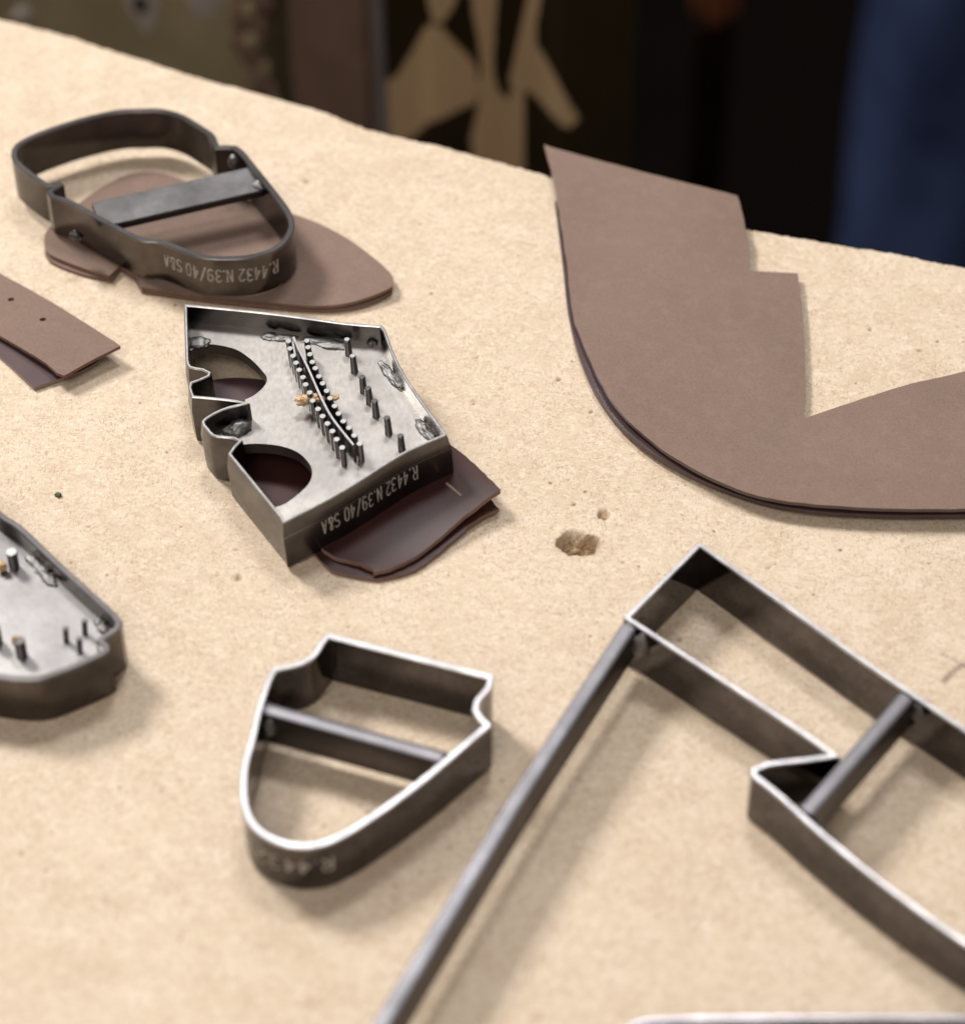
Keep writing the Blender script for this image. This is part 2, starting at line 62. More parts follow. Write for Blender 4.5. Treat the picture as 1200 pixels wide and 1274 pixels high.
 "mid_top":[[-43.65,23.44,2.6],[-42.03,24.6,2.67],[-40.37,25.88,2.75],[-38.69,27.23,2.82],[-36.99,28.63,2.9],[-35.3,30.02,2.97],[-33.62,31.38,3.04],[-31.96,32.65,3.12],[-30.34,33.81,3.19],[-28.77,34.81,3.27],[-27.27,35.61,3.34],[-25.84,36.17,3.42],[-24.49,36.46,3.5],[-22.6,36.29,3.62],[-20.79,35.48,3.73],[-19.09,34.2,3.85],[-17.51,32.62,3.96],[-16.06,30.91,4.08],[-14.75,29.24,4.21],[-13.6,27.78,4.35],[-12.62,26.7,4.5],[-11.32,24.98,5.22],[-10.22,23.1,6.0],[-9.21,21.78,6.23],[-7.99,20.25,6.44],[-6.62,18.53,6.62],[-5.14,16.63,6.81],[-3.6,14.57,7.0],[-2.59,13.17,7.12],[-1.52,11.66,7.25],[-0.4,10.07,7.38],[0.74,8.42,7.5],[1.91,6.73,7.62],[3.08,5.04,7.75],[4.24,3.36,7.88],[5.38,1.73,8.0],[4.09,0.74,7.74],[2.81,-0.25,7.48],[1.42,-1.37,7.2],[-0.14,-2.67,6.89],[-1.82,-4.1,6.56],[-3.54,-5.66,6.2],[-4.87,-6.93,5.9],[-6.24,-8.3,5.59],[-7.6,-9.69,5.28],[-8.93,-11.03,5.0],[-10.16,-12.31,4.77],[-11.33,-13.55,4.56],[-12.52,-14.8,4.38],[-13.81,-16.09,4.2],[-15.23,-17.48,4.03],[-16.73,-18.93,3.86],[-18.27,-20.34,3.72],[-19.81,-21.62,3.6],[-21.37,-22.77,3.52],[-22.95,-23.82,3.46],[-24.52,-24.76,3.43],[-26.02,-25.57,3.4],[-27.88,-26.35,3.39],[-29.65,-26.91,3.39],[-31.42,-27.46,3.4],[-31.46,-26.07,3.6],[-33.42,-25.0,3.54],[-35.38,-23.94,3.48],[-37.25,-23.03,3.4],[-39.0,-22.44,3.27],[-40.65,-22.0,3.13],[-42.22,-21.38,3.0],[-43.65,-20.38,2.92],[-44.99,-19.18,2.86],[-46.33,-17.99,2.8],[-47.36,-16.17,2.77],[-48.49,-14.34,2.75],[-49.66,-12.5,2.72],[-50.81,-10.67,2.69],[-51.89,-8.85,2.66],[-52.82,-7.04,2.64],[-53.55,-5.25,2.62],[-54.03,-3.5,2.6],[-54.26,-1.54,2.59],[-54.22,0.38,2.59],[-53.96,2.27,2.59],[-53.52,4.15,2.59],[-52.94,6.02,2.59],[-52.26,7.91,2.6],[-51.53,9.82,2.6],[-50.81,11.51,2.6],[-49.94,13.2,2.6],[-48.97,14.91,2.6],[-47.93,16.61,2.6],[-46.84,18.32,2.6],[-45.74,20.03,2.6],[-44.67,21.74,2.6]],
 "mid_low":[[-48.18,14.49,1.3],[-46.46,15.47,1.3],[-44.73,16.54,1.3],[-43.01,17.66,1.29],[-41.29,18.81,1.29],[-39.56,19.94,1.29],[-37.84,21.03,1.29],[-36.11,22.05,1.29],[-34.38,22.96,1.29],[-32.65,23.74,1.29],[-30.91,24.35,1.29],[-29.16,24.76,1.3],[-27.19,25.0,1.31],[-25.13,25.08,1.32],[-23.03,25.0,1.33],[-20.91,24.78,1.34],[-18.81,24.43,1.36],[-16.76,23.96,1.37],[-14.79,23.38,1.4],[-12.93,22.7,1.42],[-11.22,21.94,1.46],[-9.69,21.11,1.5],[-8.02,19.86,1.56],[-6.57,18.31,1.64],[-5.31,16.55,1.72],[-4.2,14.66,1.81],[-3.2,12.73,1.91],[-2.27,10.84,2.01],[-1.37,9.08,2.1],[-0.48,7.52,2.2],[0.84,5.42,2.35],[1.94,3.56,2.51],[2.91,1.85,2.68],[3.86,0.17,2.84],[4.86,-1.58,3.0],[3.16,-2.63,2.96],[1.45,-3.64,2.94],[-0.25,-4.72,2.89],[-1.89,-5.99,2.8],[-3.14,-7.17,2.67],[-4.34,-8.46,2.51],[-5.52,-9.83,2.33],[-6.73,-11.26,2.15],[-8.0,-12.72,2.0],[-9.35,-14.27,1.88],[-10.77,-15.94,1.76],[-12.2,-17.62,1.66],[-13.61,-19.21,1.58],[-14.96,-20.62,1.5],[-16.51,-22.12,1.42],[-17.98,-23.42,1.37],[-19.44,-24.56,1.33],[-20.95,-25.52,1.3],[-23.13,-26.53,1.29],[-25.37,-27.24,1.29],[-27.41,-27.74,1.3],[-29.77,-28.11,1.3],[-32.05,-28.05,1.3],[-33.91,-27.78,1.3],[-35.9,-27.34,1.3],[-37.9,-26.79,1.3],[-39.9,-26.24,1.3],[-41.92,-25.58,1.3],[-43.79,-24.57,1.3],[-45.04,-23.44,1.3],[-46.2,-22.06,1.3],[-47.31,-20.58,1.3],[-48.45,-19.15,1.3],[-49.06,-17.27,1.3],[-49.75,-15.39,1.3],[-50.49,-13.51,1.3],[-51.23,-11.63,1.3],[-51.92,-9.75,1.3],[-52.53,-7.87,1.3],[-53.02,-5.99,1.3],[-53.33,-4.12,1.3],[-53.44,-2.25,1.3],[-53.3,-0.38,1.3],[-52.96,1.48,1.3],[-52.45,3.34,1.3],[-51.81,5.2,1.3],[-51.08,7.06,1.3],[-50.31,8.91,1.3],[-49.55,10.77,1.3],[-48.82,12.63,1.3]],
 "hole_piece":[[-86.72,55.12,1.4],[-84.81,55.41,1.4],[-82.98,55.76,1.4],[-81.14,56.12,1.4],[-79.23,56.41,1.4],[-77.16,56.58,1.4],[-74.85,56.57,1.4],[-73.14,56.44,1.4],[-71.32,56.22,1.4],[-69.41,55.92,1.4],[-67.42,55.58,1.4],[-65.38,55.2,1.4],[-63.33,54.79,1.4],[-61.27,54.39,1.4],[-59.23,54.01,1.4],[-57.25,53.66,1.4],[-57.71,51.78,1.4],[-58.16,49.88,1.4],[-58.6,47.98,1.4],[-59.05,46.08,1.4],[-59.5,44.19,1.4],[-59.97,42.32,1.4],[-60.46,40.46,1.4],[-60.97,38.63,1.4],[-61.58,36.58,1.4],[-62.22,34.56,1.4],[-62.89,32.57,1.4],[-63.57,30.59,1.4],[-64.25,28.62,1.4],[-64.93,26.64,1.4],[-65.6,24.66,1.4],[-66.91,26.11,1.4],[-68.23,27.58,1.4],[-69.54,29.04,1.4],[-70.85,30.5,1.4],[-72.15,31.94,1.4],[-73.43,33.35,1.4],[-74.96,34.92,1.4],[-76.49,36.38,1.4],[-77.99,37.85,1.4],[-79.45,39.5,1.4],[-80.82,41.47,1.4],[-81.74,43.13,1.4],[-82.62,44.96,1.4],[-83.46,46.93,1.4],[-84.27,48.98,1.4],[-85.08,51.05,1.4],[-85.89,53.12,1.4]],
 "hole_piece2":[[-73.86,24.66,1.4],[-72.04,25.06,1.4],[-70.27,25.54,1.4],[-68.52,26.04,1.4],[-66.73,26.5,1.4],[-64.89,26.87,1.4],[-62.94,27.08,1.4],[-60.87,27.08,1.4],[-59.14,26.91,1.4],[-57.33,26.6,1.4],[-55.45,26.18,1.4],[-53.51,25.69,1.4],[-51.55,25.14,1.4],[-49.56,24.56,1.4],[-47.57,23.98,1.4],[-45.61,23.43,1.4],[-43.67,22.93,1.4],[-43.95,20.95,1.4],[-44.2,18.9,1.4],[-44.44,16.8,1.4],[-44.66,14.67,1.4],[-44.88,12.54,1.4],[-45.11,10.42,1.4],[-45.35,8.33,1.4],[-45.61,6.3,1.4],[-45.9,4.34,1.4],[-46.23,2.48,1.4],[-46.59,0.73,1.4],[-47.01,-0.88,1.4],[-47.49,-2.34,1.4],[-48.52,-4.54,1.4],[-49.75,-6.31,1.4],[-51.11,-7.77,1.4],[-52.57,-9.02,1.4],[-54.07,-10.21,1.4],[-55.54,-11.43,1.4],[-56.95,-12.8,1.4],[-59.4,-12.96,1.31],[-61.21,-12.61,1.2],[-61.06,-10.77,1.06],[-60.26,-8.43,0.9],[-69.0,7.46,0.9]],
 "far_top":[[-133.38,141.22,1.6],[-131.59,143.81,1.53],[-129.99,145.93,1.54],[-128.42,147.8,1.58],[-126.71,149.6,1.6],[-124.14,152.06,1.6],[-121.42,154.29,1.6],[-118.69,155.96,1.6],[-115.99,156.89,1.6],[-113.29,157.25,1.6],[-110.71,157.24,1.6],[-107.38,156.63,1.6],[-103.79,155.11,1.6],[-101.69,153.99,1.6],[-99.33,152.57,1.6],[-96.76,151.0,1.6],[-94.02,149.41,1.6],[-91.16,147.92,1.6],[-88.6,146.78,1.59],[-85.82,145.66,1.58],[-82.94,144.56,1.56],[-80.06,143.45,1.56],[-77.27,142.35,1.57],[-74.69,141.22,1.6],[-71.83,139.84,1.68],[-69.13,138.44,1.8],[-66.56,137.04,1.93],[-64.12,135.65,2.07],[-61.79,134.29,2.2],[-59.13,132.7,2.35],[-56.7,131.2,2.5],[-54.36,129.63,2.65],[-51.96,127.83,2.8],[-49.96,126.21,2.92],[-47.94,124.49,3.04],[-45.92,122.65,3.16],[-43.9,120.7,3.28],[-41.88,118.62,3.4],[-39.77,116.25,3.53],[-37.55,113.62,3.66],[-35.38,110.94,3.79],[-33.44,108.45,3.91],[-31.87,106.36,4.0],[-29.81,103.25,4.14],[-28.63,100.64,4.2],[-28.8,96.58,4.0],[-30.51,95.1,3.88],[-32.97,93.58,3.74],[-35.63,92.19,3.6],[-38.31,90.94,3.47],[-41.19,89.81,3.33],[-44.24,88.99,3.2],[-47.4,88.53,3.06],[-50.73,88.37,2.92],[-54.47,88.48,2.8],[-56.9,88.69,2.74],[-59.41,89.03,2.7],[-62.1,89.45,2.66],[-65.07,89.93,2.62],[-68.4,90.43,2.6],[-71.09,90.8,2.59],[-74.04,91.2,2.59],[-77.18,91.61,2.59],[-80.42,92.05,2.59],[-83.67,92.52,2.59],[-86.85,93.01,2.6],[-89.88,93.52,2.6],[-92.76,94.07,2.6],[-95.57,94.65,2.6],[-98.33,95.26,2.6],[-101.06,95.89,2.6],[-103.78,96.53,2.6],[-106.5,97.16,2.6],[-109.25,97.78,2.6],[-110.66,102.08,2.6],[-116.92,108.38,2.6],[-120.03,103.03,2.8],[-122.45,104.06,2.8],[-124.86,105.06,2.8],[-127.29,106.13,2.8],[-129.79,107.36,2.8],[-132.56,108.83,2.8],[-135.53,110.48,2.8],[-138.26,112.15,2.8],[-140.35,113.71,2.8],[-142.13,116.14,2.81],[-142.76,118.92,2.8],[-143.06,121.14,2.77],[-143.05,123.62,2.72],[-142.3,126.44,2.6],[-141.28,128.56,2.47],[-139.87,131.07,2.29],[-138.23,133.78,2.09],[-136.5,136.5,1.89],[-134.83,139.05,1.72]],
 "far_low":[[-130.46,138.38,1.2],[-128.19,139.74,1.2],[-125.7,141.16,1.2],[-123.02,142.57,1.2],[-120.15,143.9,1.2],[-117.12,145.06,1.2],[-113.94,145.97,1.2],[-110.62,146.55,1.2],[-107.18,146.73,1.2],[-104.52,146.56,1.2],[-101.67,146.16,1.2],[-98.65,145.55,1.2],[-95.53,144.78,1.2],[-92.35,143.87,1.2],[-89.15,142.87,1.2],[-85.98,141.8,1.2],[-82.88,140.7,1.2],[-79.91,139.6,1.2],[-77.1,138.54,1.2],[-74.5,137.55,1.2],[-71.21,136.24,1.2],[-68.14,134.88,1.2],[-65.24,133.48,1.2],[-62.51,132.04,1.2],[-59.92,130.58,1.2],[-57.45,129.09,1.2],[-55.06,127.58,1.2],[-52.75,126.06,1.2],[-50.19,124.29,1.2],[-47.76,122.46,1.19],[-45.46,120.6,1.19],[-43.32,118.72,1.19],[-41.33,116.84,1.19],[-39.5,114.99,1.19],[-37.86,113.18,1.2],[-35.9,110.58,1.23],[-34.32,107.9,1.28],[-33.04,105.31,1.32],[-31.97,102.98,1.37],[-31.03,101.1,1.4],[-28.87,97.2,1.4],[-30.41,95.3,1.41],[-32.94,93.19,1.41],[-35.67,91.4,1.4],[-38.35,90.14,1.34],[-41.24,89.21,1.26],[-44.3,88.55,1.2],[-47.45,88.17,1.19],[-50.79,88.06,1.19],[-54.53,88.17,1.2],[-56.95,88.32,1.2],[-59.46,88.55,1.2],[-62.15,88.86,1.2],[-65.11,89.24,1.2],[-68.43,89.7,1.2],[-71.13,90.09,1.2],[-74.09,90.53,1.2],[-77.24,91.01,1.2],[-80.48,91.52,1.2],[-83.74,92.06,1.2],[-86.93,92.61,1.2],[-89.96,93.17,1.2],[-92.84,93.73,1.2],[-95.65,94.33,1.2],[-98.41,94.94,1.2],[-101.15,95.56,1.2],[-103.87,96.19,1.2],[-106.59,96.81,1.2],[-109.34,97.43,1.2],[-110.84,100.92,1.2],[-112.51,104.08,1.2],[-114.68,106.22,1.2],[-117.02,108.02,1.2],[-119.36,102.51,1.2],[-121.98,103.32,1.2],[-124.59,104.1,1.2],[-127.2,104.96,1.2],[-129.82,106.04,1.2],[-132.65,107.43,1.2],[-135.62,109.03,1.2],[-138.33,110.73,1.2],[-140.39,112.38,1.2],[-142.22,115.51,1.2],[-142.66,118.79,1.2],[-143.0,122.27,1.2],[-141.89,126.06,1.2],[-140.74,127.87,1.2],[-139.31,129.94,1.2],[-137.58,132.16,1.2],[-135.55,134.38,1.2],[-133.18,136.5,1.2]],
 "strip_top":[[-186.74,124.17,2.8],[-184.23,122.57,2.89],[-181.7,120.95,2.97],[-179.15,119.34,3.06],[-176.62,117.72,3.14],[-174.13,116.13,3.23],[-171.71,114.55,3.31],[-169.39,113.01,3.4],[-166.89,111.33,3.5],[-164.59,109.77,3.59],[-162.38,108.23,3.67],[-160.13,106.63,3.77],[-157.72,104.86,3.88],[-155.04,102.82,4.0],[-153.08,101.31,4.09],[-151.03,99.71,4.19],[-148.9,98.03,4.29],[-146.7,96.27,4.39],[-144.44,94.45,4.5],[-142.13,92.56,4.61],[-139.8,90.62,4.74],[-137.44,88.62,4.86],[-135.08,86.58,5.0],[-132.93,84.69,5.13],[-130.73,82.71,5.27],[-128.5,80.67,5.41],[-126.24,78.58,5.56],[-123.96,76.45,5.72],[-121.66,74.3,5.88],[-119.36,72.14,6.03],[-117.06,69.99,6.19],[-114.78,67.85,6.35],[-112.51,65.75,6.5],[-114.8,64.07,6.43],[-117.11,62.38,6.36],[-119.37,60.72,6.28],[-121.51,59.09,6.2],[-124.27,56.73,6.07],[-126.85,54.44,5.92],[-128.87,52.97,5.8],[-131.27,54.27,5.6],[-132.94,56.54,5.31],[-135.38,59.47,5.0],[-137.04,60.98,4.87],[-139.06,62.76,4.73],[-141.36,64.75,4.58],[-143.84,66.86,4.42],[-146.4,69.01,4.27],[-148.95,71.12,4.13],[-151.4,73.13,4.0],[-153.7,75.02,3.89],[-155.93,76.84,3.8],[-158.16,78.64,3.71],[-160.46,80.46,3.64],[-162.89,82.35,3.56],[-165.52,84.33,3.48],[-168.42,86.47,3.4],[-170.64,88.06,3.34],[-173.02,89.73,3.28],[-175.51,91.46,3.22],[-178.1,93.24,3.16],[-180.76,95.06,3.1],[-183.47,96.9,3.04],[-186.19,98.74,2.98],[-188.9,100.59,2.92],[-191.58,102.41,2.86],[-194.2,104.2,2.8]],
 "strip_low":[[-183.97,121.77,1.4],[-181.69,119.86,1.4],[-179.34,117.89,1.4],[-176.96,115.9,1.4],[-174.56,113.89,1.4],[-172.15,111.87,1.4],[-169.75,109.86,1.4],[-167.38,107.88,1.4],[-165.06,105.93,1.4],[-162.79,104.03,1.4],[-160.61,102.19,1.4],[-158.51,100.43,1.4],[-156.53,98.77,1.4],[-154.68,97.2,1.4],[-151.7,94.71,1.4],[-149.06,92.53,1.39],[-146.67,90.56,1.39],[-144.43,88.69,1.39],[-142.23,86.81,1.39],[-139.99,84.82,1.39],[-137.6,82.6,1.4],[-135.65,80.71,1.41],[-133.68,78.74,1.43],[-131.7,76.71,1.45],[-129.71,74.63,1.48],[-127.71,72.51,1.5],[-125.71,70.38,1.53],[-123.71,68.25,1.55],[-121.71,66.13,1.58],[-119.72,64.05,1.6],[-122.05,61.69,1.6],[-125.0,59.28,1.6],[-127.18,57.98,1.6],[-129.83,56.55,1.6],[-132.74,55.03,1.6],[-135.71,53.5,1.6],[-138.55,52.01,1.6],[-140.55,54.36,1.56],[-142.47,56.66,1.53],[-144.4,58.95,1.49],[-146.4,61.31,1.45],[-148.55,63.8,1.42],[-150.91,66.48,1.4],[-152.63,68.42,1.39],[-154.43,70.48,1.39],[-156.31,72.63,1.39],[-158.26,74.84,1.39],[-160.26,77.07,1.39],[-162.31,79.3,1.39],[-164.38,81.5,1.4],[-166.48,83.62,1.4],[-168.59,85.65,1.4],[-170.73,87.58,1.4],[-172.92,89.45,1.4],[-175.16,91.28,1.4],[-177.43,93.07,1.4],[-179.72,94.83,1.4],[-182.03,96.58,1.4],[-184.33,98.33,1.4],[-186.62,100.1,1.4],[-188.89,101.89,1.4]],
 "flap_slit":[[-10.71,5.81,7.0],[-6.28,0.45,7.2]],
 "strip_holes":[[-149.83,89.86],[-138.52,79.74]],
 "edge":[[-235.5,275.1],[-191.6,255.1],[-173.1,246.3],[-149.0,236.2],[-121.5,222.9],[-101.4,212.6],[-78.3,202.5],[-55.5,192.6],[-39.4,182.3],[-23.9,176.6],[-16.2,173.9],[-0.5,167.0],[21.0,157.9],[42.9,144.8],[66.5,135.7],[87.1,129.9],[109.9,123.4],[130.1,118.2],[149.1,112.2],[156.4,110.2],[181.5,103.1],[230.8,89.1]],
 "crater":[[28.0,-13.1],[35.9,-1.0]],
 "specks":[[-58.8,154.5,1.2],[13.0,80.0,0.7],[-2.0,67.3,0.8],[7.8,62.8,0.7],[23.7,57.3,0.9],[-2.5,46.9,0.7],[27.2,3.3,0.8],[41.0,-20.2,0.6],[82.9,-22.7,0.9],[-70.6,-26.2,1.4],[-72.2,-15.4,0.5],[-62.6,-31.6,0.6],[-81.5,-66.5,0.6],[104.6,-15.4,0.7],[122.8,-46.4,0.5],[129.9,-20.8,0.5],[14.4,-176.5,1.0],[4.3,-111.7,0.9],[122.7,80.4,0.8],[137.4,70.6,0.9],[143.2,74.7,0.7],[33.3,42.9,0.8],[-30.2,-111.7,0.9],[-119.8,-20.5,0.5],[-116.1,-5.9,0.5],[55.9,-50.1,1.1],[-29.7,-112.2,0.9]],
 "stain":[[128.8,-65.9],[131.2,-63.0],[133.7,-60.6],[135.6,-60.0],[137.6,-58.2]],
 "stain2":[[129.3,-55.5],[131.4,-57.0],[133.1,-58.2],[134.3,-59.4]],
 "green":[-126.3,6.7],
 "bgQ":[-89.4,427.93],
 "bgu":[0.90814,-0.41868],
 "bgx":{"0":[-152.4,-193.8],
 "150":[-84.6,-172.9],
 "300":[-20.4,-153.1],
 "345":[-1.8,-147.4],
 "450":[40.5,-134.3],
 "468":[47.6,-132.1],
 "600":[98.4,-116.5],
 "735":[148.2,-101.1]},"camo":[[[73.2,-113.3],[68.8,-118.2],[61.9,-133.6],[54.9,-148.0],[46.9,-154.2],[42.2,-163.3],[35.7,-184.5],[52.7,-189.2],[62.0,-179.7],[70.1,-168.1],[82.4,-159.1],[91.2,-153.7],[92.4,-144.7],[91.3,-135.3],[87.0,-128.2],[80.6,-119.4],[77.5,-114.4]],[[68.7,-93.6],[70.2,-100.2],[73.2,-113.1],[77.5,-113.0],[82.9,-102.2],[84.7,-88.9]],[[88.6,-87.8],[88.8,-94.6],[89.8,-107.1],[92.4,-124.1],[93.5,-137.0],[92.4,-144.7],[92.3,-155.9],[88.9,-173.3],[91.1,-191.9],[115.5,-183.6],[115.5,-137.3],[110.7,-135.2],[107.5,-144.8],[103.2,-143.7],[100.0,-136.2],[99.9,-121.7],[101.0,-104.9],[103.0,-83.5]],[[117.5,-79.3],[116.6,-86.3],[114.6,-99.6],[111.6,-116.9],[108.5,-132.3],[108.6,-138.3],[116.1,-137.1],[128.0,-144.3],[138.7,-148.1],[142.8,-141.9],[136.2,-130.7],[127.5,-119.1],[121.1,-112.8],[120.4,-102.5],[123.3,-84.4],[124.2,-77.3]]],
 "drip":[[[-84.4,-133.1],[-81.4,-143.0],[-80.2,-151.5],[-76.2,-156.9],[-72.7,-163.9],[-66.9,-156.8],[-63.9,-146.6],[-61.7,-137.2],[-58.9,-125.6]],[[-49.7,-122.9],[-48.4,-135.4],[-46.5,-141.8],[-42.0,-146.1],[-35.9,-142.5],[-32.1,-135.7],[-24.5,-126.2],[-19.6,-114.1]],[[-146.3,-175.8],[-139.9,-168.0],[-132.8,-166.8],[-132.6,-171.7],[-139.4,-177.0]]],
 "dot":[-71.6,-144.9]}
S = 0.001   # data is in millimetres
UP = Vector((0, 0, 1))
rnd = random.Random(7)

# ------------------------------------------------------------------ node helpers
def new_mat(name):
    m = bpy.data.materials.new(name); m.use_nodes = True
    nt = m.node_tree; nt.nodes.clear()
    out = nt.nodes.new('ShaderNodeOutputMaterial'); b = nt.nodes.new('ShaderNodeBsdfPrincipled')
    nt.links.new(b.outputs[0], out.inputs[0])
    return m, nt, b
def N(nt, typ, **kw):
    n = nt.nodes.new(typ)
    for k, v in kw.items():
        if k in n.inputs.keys() if hasattr(n, 'inputs') else False: n.inputs[k].default_value = v
        else: setattr(n, k, v)
    return n
def coords(nt, scale=(1, 1, 1), rot=(0, 0, 0)):
    tc = nt.nodes.new('ShaderNodeTexCoord'); mp = nt.nodes.new('ShaderNodeMapping')
    mp.inputs['Scale'].default_value = scale; mp.inputs['Rotation'].default_value = rot
    nt.links.new(tc.outputs['Object'], mp.inputs[0]); return mp.outputs[0]
def noise(nt, vec, scale, detail=3, rough=.55, dist=0.0):
    n = nt.nodes.new('ShaderNodeTexNoise'); n.inputs['Scale'].default_value = scale
    n.inputs['Detail'].default_value = detail; n.inputs['Roughness'].default_value = rough
    n.inputs['Distortion'].default_value = dist
    nt.links.new(vec, n.inputs['Vector']); return n.outputs[0]
def ramp(nt, fac, stops):
    r = nt.nodes.new('ShaderNodeValToRGB'); e = r.color_ramp.elements
    while len(e) < len(stops): e.new(0.5)
    for i, (p, c) in enumerate(stops):
        e[i].position = p; e[i].color = (c, c, c, 1) if not hasattr(c, '__len__') else (*c, 1)
    nt.links.new(fac, r.inputs[0]); return r.outputs[0]
def mix(nt, fac, a, b, mode='MIX'):
    m = nt.nodes.new('ShaderNodeMix'); m.data_type = 'RGBA'; m.blend_type = mode
    for v, s in ((fac, m.inputs[0]), (a, m.inputs[6]), (b, m.inputs[7])):
        if hasattr(v, 'is_output'): nt.links.new(v, s)
        elif hasattr(v, '__len__'): s.default_value = (*v, 1)
        else: s.default_value = v
    return m.outputs[2]
def math_(nt, op, a, b=0.0):
    m = nt.nodes.new('ShaderNodeMath'); m.operation = op
    for i, v in enumerate((a, b)):
        if hasattr(v, 'is_output'): nt.links.new(v, m.inputs[i])
        else: m.inputs[i].default_value = v
    return m.outputs[0]
def bump(nt, bsdf, h, dist, strength=1.0):
    b = nt.nodes.new('ShaderNodeBump'); b.inputs['Distance'].default_value = dist; b.inputs['Strength'].default_value = strength
    nt.links.new(h, b.inputs['Height']); nt.links.new(b.outputs[0], bsdf.inputs['Normal'])
def L(nt, a, b): nt.links.new(a, b)

# ------------------------------------------------------------------ materials
def mat_board():
    m, nt, b = new_mat('pressed_fibreboard')
    c = coords(nt)
    big = noise(nt, c, 14, 4, .6)
    midn = noise(nt, c, 90, 4, .6)
    base = mix(nt, ramp(nt, big, [(.32, 0), (.68, 1)]), (.61, .49, .365), (.69, .57, .44))
    base = mix(nt, math_(nt, 'MULTIPLY', ramp(nt, midn, [(.40, 0), (.66, 1)]), .38), base, (.80, .70, .575))
    # wood fibres: short stretched flecks in three directions
    fl = None
    for k, (sx, sy, ang, col, amt) in enumerate(((1300, 480, .35, (.38, .23, .13), .60), (480, 1500, .2, (.40, .25, .15), .55),
                                                (1500, 620, 1.2, (.86, .76, .62), .6), (1700, 900, -.6, (.31, .17, .095), .62))):
        cc = coords(nt, (sx, sy, 700), (0, 0, ang))
        f = noise(nt, cc, 1.0, 2, .5, .6)
        # flecks come in patches
        pz = noise(nt, c, 45 + 17 * k, 2, .5)
        r = math_(nt, 'MULTIPLY', ramp(nt, f, [(.585, 0), (.68, 1)]), ramp(nt, pz, [(.35, .12), (.66, 1)]))
        base = mix(nt, math_(nt, 'MULTIPLY', r, amt), base, col)
        fl = r if fl is None else math_(nt, 'ADD', fl, r)
    for sc_, lo, hi, amt in ((330, (.50, .37, .26), (.84, .74, .61), .24), (760, (.42, .29, .19), (.86, .77, .65), .40)):
        wob = nt.nodes.new('ShaderNodeVectorMath'); wob.operation = 'MULTIPLY_ADD'
        nn = nt.nodes.new('ShaderNodeTexNoise'); nn.inputs['Scale'].default_value = sc_ * .9; nn.inputs['Detail'].default_value = 2; L(nt, c, nn.inputs['Vector'])
        L(nt, nn.outputs['Color'], wob.inputs[0]); wob.inputs[1].default_value = (2.2 / sc_,) * 3; L(nt, c, wob.inputs[2])
        mp2 = nt.nodes.new('ShaderNodeMapping'); mp2.inputs['Scale'].default_value = (1, 1.9, 1); mp2.inputs['Rotation'].default_value = (0, 0, .3); L(nt, wob.outputs[0], mp2.inputs[0])
        vv = nt.nodes.new('ShaderNodeTexVoronoi'); vv.inputs['Scale'].default_value = sc_; L(nt, mp2.outputs[0], vv.inputs['Vector'])
        sp_ = nt.nodes.new('ShaderNodeSeparateColor'); L(nt, vv.outputs['Color'], sp_.inputs[0])
        base = mix(nt, math_(nt, 'MULTIPLY', ramp(nt, sp_.outputs[0], [(.80, 0), (.97, 1)]), amt), base, lo)
        base = mix(nt, math_(nt, 'MULTIPLY', ramp(nt, sp_.outputs[1], [(.75, 0), (.97, 1)]), amt), base, hi)
    fine = noise(nt, c, 2600, 2, .6)
    base = mix(nt, math_(nt, 'MULTIPLY', ramp(nt, fine, [(.35, 1), (.6, 0)]), .30), base, (.40, .27, .17))
    # sparse dark specks
    v = nt.nodes.new('ShaderNodeTexVoronoi'); v.inputs['Scale'].default_value = 95; L(nt, c, v.inputs['Vector'])
    sz = noise(nt, c, 300, 1)
    sp = ramp(nt, math_(nt, 'ADD', v.outputs['Distance'], math_(nt, 'MULTIPLY', sz, .12)), [(.095, 1), (.12, 0)])
    base = mix(nt, math_(nt, 'MULTIPLY', sp, .75), base, (.22, .11, .06))
    at = nt.nodes.new('ShaderNodeAttribute'); at.attribute_name = 'wear'
    sep = nt.nodes.new('ShaderNodeSeparateColor'); L(nt, at.outputs['Color'], sep.inputs[0])
    nz = noise(nt, c, 900, 3, .7)
    raw = mix(nt, ramp(nt, nz, [(.38, 0), (.6, 1)]), (.17, .10, .05), (.42, .29, .17))
    base = mix(nt, sep.outputs[0], base, raw)
    base = mix(nt, math_(nt, 'MULTIPLY', sep.outputs[1], ramp(nt, nz, [(.3, .4), (.55, 1)])), base, (.30, .21, .18))
    L(nt, base, b.inputs['Base Color']); b.inputs['Roughness'].default_value = .62
    b.inputs['Specular IOR Level'].default_value = .3
    h = math_(nt, 'SUBTRACT', math_(nt, 'ADD', math_(nt, 'MULTIPLY', midn, .5), math_(nt, 'MULTIPLY', fine, .35)), math_(nt, 'MULTIPLY', fl, .5))
    bump(nt, b, h, .00016, .7)
    return m
def mat_steel(name, col, col2, rough, rvar=.12, scale=500, aniso=(1, 1, 1), bdist=.00004, rust=None, bigs=60):
    m, nt, b = new_mat(name)
    c = coords(nt); ca = coords(nt, aniso)
    n1 = noise(nt, c, bigs, 4, .6); n2 = noise(nt, ca, scale, 3, .65)
    base = mix(nt, ramp(nt, n1, [(.35, 0), (.65, 1)]), col, col2)
    if rust:
        n3 = noise(nt, c, 220, 3, .6)
        base = mix(nt, ramp(nt, n3, [(.60, 0), (.72, rust[3])]), base, rust[:3])
    L(nt, base, b.inputs['Base Color']); b.inputs['Metallic'].default_value = 1
    r = math_(nt, 'ADD', math_(nt, 'MULTIPLY', math_(nt, 'ADD', n1, n2), rvar), rough - rvar)
    L(nt, r, b.inputs['Roughness'])
    bump(nt, b, n2, bdist, .7)
    return m
